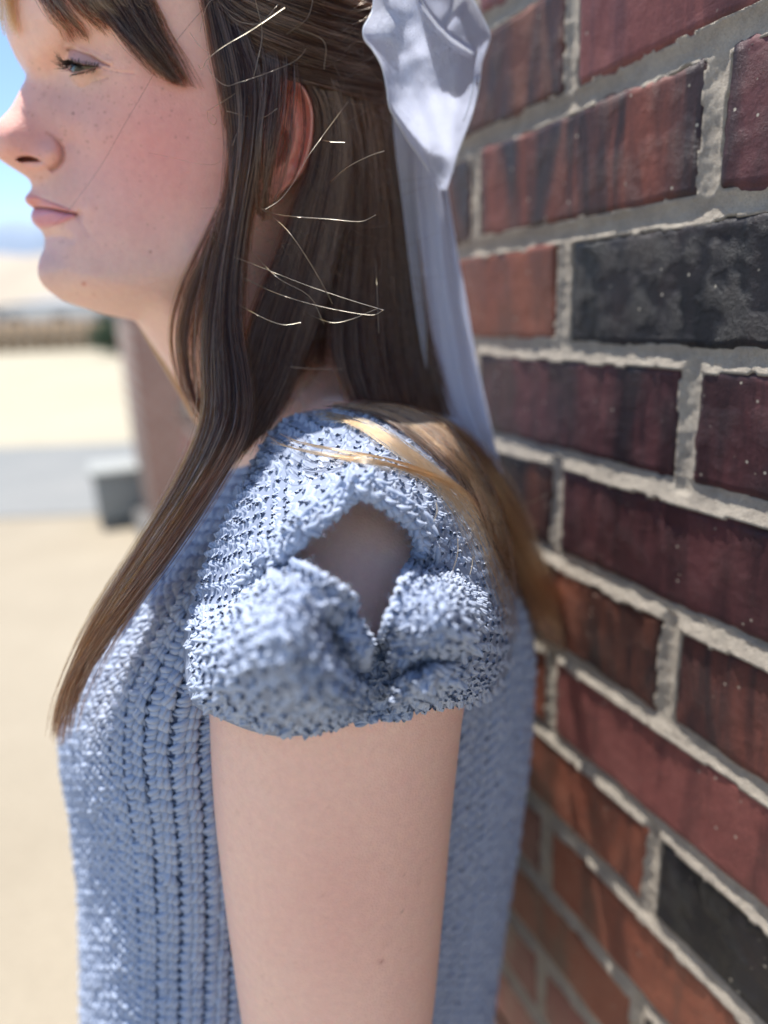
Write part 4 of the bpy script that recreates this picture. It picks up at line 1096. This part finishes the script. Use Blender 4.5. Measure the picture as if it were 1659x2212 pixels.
# lock lying on the shoulder, its sunlight painted as gold hair
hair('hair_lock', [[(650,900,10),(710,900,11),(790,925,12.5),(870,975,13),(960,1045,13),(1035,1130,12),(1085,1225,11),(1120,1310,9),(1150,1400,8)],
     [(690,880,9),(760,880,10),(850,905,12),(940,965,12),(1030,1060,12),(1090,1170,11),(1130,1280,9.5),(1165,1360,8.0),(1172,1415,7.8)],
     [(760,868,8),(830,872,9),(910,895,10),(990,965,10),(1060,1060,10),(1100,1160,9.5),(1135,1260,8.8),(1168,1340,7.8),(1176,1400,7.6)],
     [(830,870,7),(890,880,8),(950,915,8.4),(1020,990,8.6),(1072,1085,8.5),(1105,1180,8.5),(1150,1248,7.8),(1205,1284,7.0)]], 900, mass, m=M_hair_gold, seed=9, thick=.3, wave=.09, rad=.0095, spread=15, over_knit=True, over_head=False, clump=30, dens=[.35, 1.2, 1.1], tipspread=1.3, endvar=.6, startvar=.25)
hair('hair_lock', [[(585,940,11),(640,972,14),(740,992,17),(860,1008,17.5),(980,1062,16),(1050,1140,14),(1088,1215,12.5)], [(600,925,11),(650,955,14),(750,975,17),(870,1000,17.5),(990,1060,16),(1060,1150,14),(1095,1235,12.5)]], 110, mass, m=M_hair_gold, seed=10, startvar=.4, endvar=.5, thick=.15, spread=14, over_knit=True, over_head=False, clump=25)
hair('hair_lock', [[(700,880,9),(770,885,10),(860,915,12),(945,975,12),(1030,1065,12),(1088,1170,11),(1130,1280,9.5),(1165,1360,8.0),(1172,1415,7.8)],
     [(780,868,8),(850,876,9),(925,905,9.6),(1005,980,9.6),(1065,1075,9.4),(1102,1175,9.2),(1140,1262,8.4),(1180,1330,7.6),(1180,1390,7.4)],
     [(860,870,7),(910,886,7.8),(965,925,8.2),(1030,1000,8.4),(1080,1095,8.4),(1112,1190,8.3),(1158,1254,7.6),(1205,1284,7.0)]], 900, mass, seed=19, thick=.25, wave=.08, spread=12, over_knit=True, over_head=False, clump=34, endvar=.6, startvar=.25, tipspread=1.3)
# crown of the head (above the picture): cap and strands fanning down from the top
k0 = int(np.argmin(np.abs(ys+55)))
axis0 = np.array([head[k0, :, 0].mean(), head[k0, :, 1].mean(), 0])
def crown(rows, out_):
    d = rows-axis0; d[..., 2] = 0; d /= np.linalg.norm(d, axis=-1, keepdims=True)+1e-9
    return rows+d*out_+np.array([0, 0, out_*.5])
capg = crown(head[:k0+1].copy(), .30)
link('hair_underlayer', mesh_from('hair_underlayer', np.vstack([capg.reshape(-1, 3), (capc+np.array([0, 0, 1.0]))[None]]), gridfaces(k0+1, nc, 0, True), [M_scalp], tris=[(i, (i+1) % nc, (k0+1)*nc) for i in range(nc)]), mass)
r_ = np.random.default_rng(71); CS = []
loop_ = head[k0]; cl_ = np.r_[0, np.cumsum(np.linalg.norm(np.diff(np.vstack([loop_, loop_[:1]]), axis=0), axis=1))]
for i in range(3600):
    j = int(np.searchsorted(cl_, r_.uniform(0, cl_[-1]))-1) % nc; k1 = k0-int(r_.integers(0, 4)); o_ = r_.uniform(.35, .75)
    colm = crown(head[:k1+1, j].copy(), o_); top_ = capc+np.array([0, 0, 1.2])+r_.normal(0, .5, 3)
    CS.append(cr(np.vstack([top_[None], colm[::4], colm[-1:]])+r_.normal(0, .05, 3), 16))
curves('hair_lock', np.array(CS), .012, M_hair, mass, (1, .8))
# fringe
hair('hair_lock', [[(150,-90,4.6),(195,-10,4.9),(240,42,5.4),(285,95,5.9),(330,142,6.2),(380,184,6.4)], [(210,-90,5.2),(250,-10,5.5),(290,50,5.9),(325,100,6.2),(360,145,6.3),(390,186,6.4)], [(275,-90,5.9),(312,0,6.2),(340,70,6.3),(368,125,6.4),(394,182,6.4)]], 1000, mass, seed=11, thick=.25, spread=7, endvar=.6, clump=26)
hair('hair_lock', [[(60,-90,3.6),(85,-20,3.6),(115,30,3.6),(145,70,3.6),(158,95,3.5)], [(110,-90,4.2),(140,-20,4.3),(170,20,4.4),(200,50,4.6),(215,70,4.6)], [(150,-90,4.6),(185,-20,4.8),(220,25,5.1),(250,60,5.4)]], 420, mass, seed=12, thick=.25, spread=6, endvar=.55, clump=16)
hair('hair_lock', [[(0,-90,2.2),(2,-10,1.6),(8,40,1.4),(14,80,1.2)], [(20,-90,2.8),(22,-10,2.4),(28,35,2.2),(36,70,2.0)]], 240, mass, m=M_hair_gold, seed=13, thick=.15, spread=5, endvar=.5, clump=14)
# far side hair along the neck
hair('hair_lock', [[(290,640,-4),(306,695,-4),(332,745,-4),(372,808,-4),(405,862,-4),(440,920,-4)], [(310,640,-4),(322,700,-4),(348,750,-4),(385,812,-4),(415,870,-4),(445,925,-4)]], 700, mass, m=M_hair_gold, seed=14, thick=.1, spread=3, over_head=False)
# single bright stray strands
FLY = [[(615,16,9.2),(549,61,9.1),(479,103,8.8),(446,131,8.4),(437,150,8.2),(428,140,8.2)], [(661,105,9.4),(650,120,9.5),(629,136,9.5),(573,159,9.6),(516,178,9.2),(488,185,8.8),(460,164,8.5),(448,140,8.3)],
 [(410,70,7.6),(432,100,7.9),(453,115,8.1)], [(502,314,8.6),(530,234,8.9),(554,140,9.4),(566,70,9.2),(549,-10,9)], [(753,218,9.5),(713,272,9.6),(666,337,9.9),(634,394,9.6),(605,431,9.4),(573,452,9.2)],
 [(563,450,9.3),(610,465,9.6),(713,473,10.2),(779,478,11.4),(812,464,12)], [(568,452,9.3),(620,497,9.5),(666,562,9.6),(704,628,9.6),(718,656,9.6)], [(713,394,9.2),(751,361,10.4),(798,337,11.6),(830,326,12.4)],
 [(694,302,9.0),(713,306,9.4),(745,307,9.8)], [(484,546,8.6),(573,581,9.2),(657,614,10),(760,649,11.5),(830,670,12.4)], [(526,600,9.1),(596,633,9.6),(690,661,10.4),(798,680,12),(826,670,12.4)],
 [(512,656,9.2),(563,684,9.6),(610,701,9.9),(650,696,10.2)], [(657,675,9.6),(713,696,10.4),(760,689,11),(816,666,12)], [(678,-10,9),(664,38,9),(620,73,9)],
 [(448,239,7.7),(450,258,7.8),(462,270,7.9),(468,258,7.9),(459,248,7.8)], [(628,793,10),(680,797,10.2),(740,797,10.4)], [(450,240,7.7),(520,195,8.8),(580,165,9.3),(600,148,9.4)],
 [(432,70,7.7),(448,10,8),(480,-10,8.3),(520,-20,8.4)], [(490,240,8.4),(560,255,9.6),(600,234,10)], [(942,1085,19.5),(944,1105,20.2),(937,1127,20.6)], [(989,1163,19.2),(988,1200,20.4),(973,1249,21.4)],
 [(1022,1202,18.4),(1020,1220,19.2),(1015,1242,19.6)], [(1050,1235,17),(1060,1224,17.2),(1075,1205,17)], [(812,560,9.4),(815,640,9.6),(818,720,9.8)], [(545,545,9),(600,600,9.3),(668,640,9.5),(700,700,9.5)],
 [(1085,1100,10),(1120,1095,9.5),(1160,1080,8.5),(1195,1062,8)], [(640,60,9),(700,90,9.2),(700,150,9)], [(470,-10,8),(505,40,8.6),(560,50,9),(600,10,9)]]
def fly(f):
    c = cr(f, 24)
    if c[:, 1].mean() > 300 and c[:, 1].mean() < 760: c[:, 2] += 3.2*sm(0, .35, np.linspace(0, 1, 24))
    return Q(*c.T)
curves('stray_hair', np.array([fly(f) for f in FLY]),   .016*rng.uniform(.75, 1.2, len(FLY)), M_fly, mass, (1, .75))
r_ = np.random.default_rng(91); WS = []
for i in range(46):
    x, y = r_.uniform(95, 330), r_.uniform(-25, 50); a = r_.uniform(.75, 1.35); L = r_.uniform(12, 48)
    h0 = float(hfield(np.array([x]), np.array([y+15.]))[0])+.35
    WS.append(cr([(x, y, h0), (x+L*.5*math.cos(a), y+L*.5*math.sin(a), h0+.12), (x+L*math.cos(a-.25), y+L*math.sin(a-.25), h0+.1)], 12))
WS = np.array(WS); curves('stray_hair', Q(WS[..., 0], WS[..., 1], WS[..., 2]), .010, M_fly, mass, (1, .5))
face_s = cr([(470,-15,7.6),(403,61,6.9),(347,136,6.5),(300,216,5.9),(262,281,5.2),(216,361,4.3),(155,445,3.0),(117,485,2.2),(89,498,1.3)], 30)
hh = hfield(face_s[:, 0], face_s[:, 1]); face_s[:, 2] = np.maximum(face_s[:, 2], hh+.12)
curves('stray_hair', Q(*face_s.T)[None], .006, M_hair, mass, (1, .6))
# fine frizz round the whole head
r_ = np.random.default_rng(44); FZ = []
for i in range(420):
    x, y = r_.uniform(480, 900), r_.uniform(-20, 860)
    if y < 230 or r_.random() < .5: a = r_.normal(.3, .7) if y < 230 else r_.normal(1.45, .35)
    else: a = r_.normal(1.5, .3)
    if x > 830-(.0 if y < 500 else 30) and y < 500: continue
    L = r_.uniform(40, 190); b = r_.normal(0, .5)
    h0 = 8.2+r_.uniform(0, .5) if x < 760 else 7.2
    FZ.append(cr([(x, y, h0), (x+L*.5*math.cos(a), y+L*.5*math.sin(a), h0+.25), (x+L*math.cos(a+b), y+L*math.sin(a+b), h0+r_.uniform(0, .6))], 14))
FZ = np.array(FZ); curves('stray_hair', Q(FZ[..., 0], FZ[..., 1], FZ[..., 2]), .0055, M_hair_accent, mass, (1, .5))

# ================================================================== BOW
def bow_mat():
    m, nt, b = mat('bow_fabric'); co = coords(nt)
    b.inputs['Base Color'].default_value = (.88, .90, .97, 1); b.inputs['Roughness'].default_value = .55
    b.inputs['Sheen Weight'].default_value = .3
    w1 = nd(nt, 'ShaderNodeTexWave'); w1.inputs['Scale'].default_value = 520; w1.bands_direction = 'X'; w1.inputs['Distortion'].default_value = 1.5
    w2 = nd(nt, 'ShaderNodeTexWave'); w2.inputs['Scale'].default_value = 520; w2.bands_direction = 'Z'; w2.inputs['Distortion'].default_value = 1.5
    for w in (w1, w2): nt.links.new(co, w.inputs[0])
    a = mix(nt, .5, w1.outputs[0], w2.outputs[0])
    n = noise(nt, 420, 4, .7, co)
    p = bump(nt, a, .9, .0006, None); p = bump(nt, n.outputs[0], .9, .0012, None, p); n2 = noise(nt, 130, 5, .65, co, .8); bump(nt, n2.outputs[0], .5, .0035, b, p)
    tr = nd(nt, 'ShaderNodeBsdfTranslucent'); tr.inputs[0].default_value = (.84, .88, 1.0, 1)
    mx = nd(nt, 'ShaderNodeMixShader'); mx.inputs[0].default_value = .62
    out = nt.nodes['Material Output']
    nt.links.new(b.outputs[0], mx.inputs[1]); nt.links.new(tr.outputs[0], mx.inputs[2]); nt.links.new(mx.outputs[0], out.inputs[0])
    return m
M_bow = bow_mat()
bow = empty('hair_bow', person); bow['label'] = 'large white fabric bow'
def panel(name, Lc, Rc, y0, y1, n, nrow, f, gamma=1.0):
    Lc = cr(Lc, 200); Rc = cr(Rc, 200)
    for c_ in (Lc, Rc): c_[:, 1] = np.maximum.accumulate(c_[:, 1]+np.arange(200)*1e-5)
    ys = np.linspace(y0, y1, nrow); XL = np.interp(ys, Lc[:, 1], Lc[:, 0]); XR = np.interp(ys, Rc[:, 1], Rc[:, 0])
    t = np.linspace(0, 1, n)[None]; X = XL[:, None]+(XR-XL)[:, None]*t; Y = np.repeat(ys[:, None], n, 1)
    H = f(X, Y, t+0*X)
    for _ in range(5):
        Hp = np.pad(H, 1, mode='edge'); H = (Hp[1:-1, 1:-1]*2+Hp[2:, 1:-1]+Hp[:-2, 1:-1]+Hp[1:-1, 2:]+Hp[1:-1, :-2])/6
    rim = np.exp(-(t*(n-1)/1.6)**2)+np.exp(-((1-t)*(n-1)/1.6)**2); H = H+.07*rim
    o = link(name, mesh_from(name, Q(X, Y, H), gridfaces(nrow, n), [M_bow]), bow)
    sm_ = o.modifiers.new('thickness', 'SOLIDIFY'); sm_.thickness = .0005
    return o
LB = [(815,-70),(810,-20),(806,20),(798,40),(786,62),(788,85),(806,108),(826,145),(836,190),(842,232),(860,265),(880,300),(905,335),(930,372),(952,413)]
RB = [(985,-70),(1010,-20),(1038,30),(1057,74),(1052,100),(1040,135),(1036,170),(1030,205),(1018,250),(1000,298),(986,335),(976,375),(964,416)]
EDGE = [(895,-40),(912,10),(938,46),(965,75),(995,98),(1026,116)]
def loop_h(X, Y, t):
    b = 9.6+1.9*np.sin(np.pi*np.clip(t, 0, 1))**.7*sm(430, 150, Y)-(Y > 250)*0+(-1.6)*sm(180, 420, Y)
    # front layer ends at EDGE; beyond it the inside of the loop shows
    e = cr(EDGE, 60); ye = np.interp(X, e[:, 0], e[:, 1], left=-200, right=170)
    ins = sm(3, -5, Y-ye)
    b = b-1.5*ins+.35*np.exp(-((Y-ye)/9)**2)*(1-ins)
    for p, w, a in (([(850,20),(900,120),(935,230),(950,340)], 22, -.35), ([(930,120),(965,180),(975,260),(965,340)], 26, -.4), ([(1010,130),(1012,200),(995,270)], 13, -.3), ([(820,80),(870,110),(900,100)], 20, .25),
                    ([(880,180),(920,300),(945,380)], 20, .3), ([(985,150),(990,230),(975,310)], 14, .3), ([(960,60),(980,30),(1000,0)], 8, .5)):
        b = b+.6*a*np.exp(-(dist_poly(X, Y, p)/w)**2)
    return b+.14*vnoise(np.stack([X*.02, Y*.02, X*0], -1), 1.0, 61, 3)-.5*np.exp(-t*14)-.5*np.exp(-(1-t)*14)
panel('bow_loop', LB, RB, -60, 412, 90, 150, loop_h)
M_hem = simple('bow_hem', (.82, .86, .95), .6)
def hem(pts, r=.055):
    c = cr(pts, 90); t_ = np.clip((c[:, 0]-np.interp(c[:, 1], cr(LB, 200)[:, 1], cr(LB, 200)[:, 0]))/(np.interp(c[:, 1], cr(RB, 200)[:, 1], cr(RB, 200)[:, 0])-np.interp(c[:, 1], cr(LB, 200)[:, 1], cr(LB, 200)[:, 0])+1e-3), 0, 1)
    P = Q(c[:, 0], c[:, 1], loop_h(c[:, 0], c[:, 1], t_)+.05); T = tube(np.c_[P, np.full(90, r)], 8)
    link('hem', mesh_from('hem', T, gridfaces(90, 8, 0, True), [M_hem]), bow)
hem(LB[1:-1]); hem(RB[1:-1]); hem([(895,-40),(912,8),(938,43),(965,71),(995,94),(1030,112)], .06)
hem([(1040,112),(1026,170),(1012,230),(1000,262)], .05)
TLc = [(842,140),(848,240),(858,340),(872,450),(886,570),(904,700),(926,810),(958,890),(1005,955),(1050,1020),(1085,1090),(1103,1150)]
TRc = [(930,140),(950,300),(950,400),(962,460),(974,550),(993,650),(1014,740),(1033,820),(1053,900),(1070,965),(1090,1050),(1107,1150)]
def tail_h(X, Y, t):
    w = 5.6+(Y-140)*.0018+.45*np.sin(t*7.5+Y*.004)+.10*np.sin(t*19+Y*.009)+.25*vnoise(np.stack([X*.015, Y*.006, X*0], -1), 1.0, 63, 3)
    return w
panel('bow_tail', TLc, TRc, 150, 1145, 60, 160, tail_h)
panel('bow_tail', [(925,380),(935,500),(955,640),(985,780),(1020,900),(1060,1020)], [(966,400),(985,520),(1008,650),(1030,780),(1056,900),(1078,1010)], 385, 1005, 24, 90, lambda X, Y, t: 4.4+.4*np.sin(t*6+Y*.006))
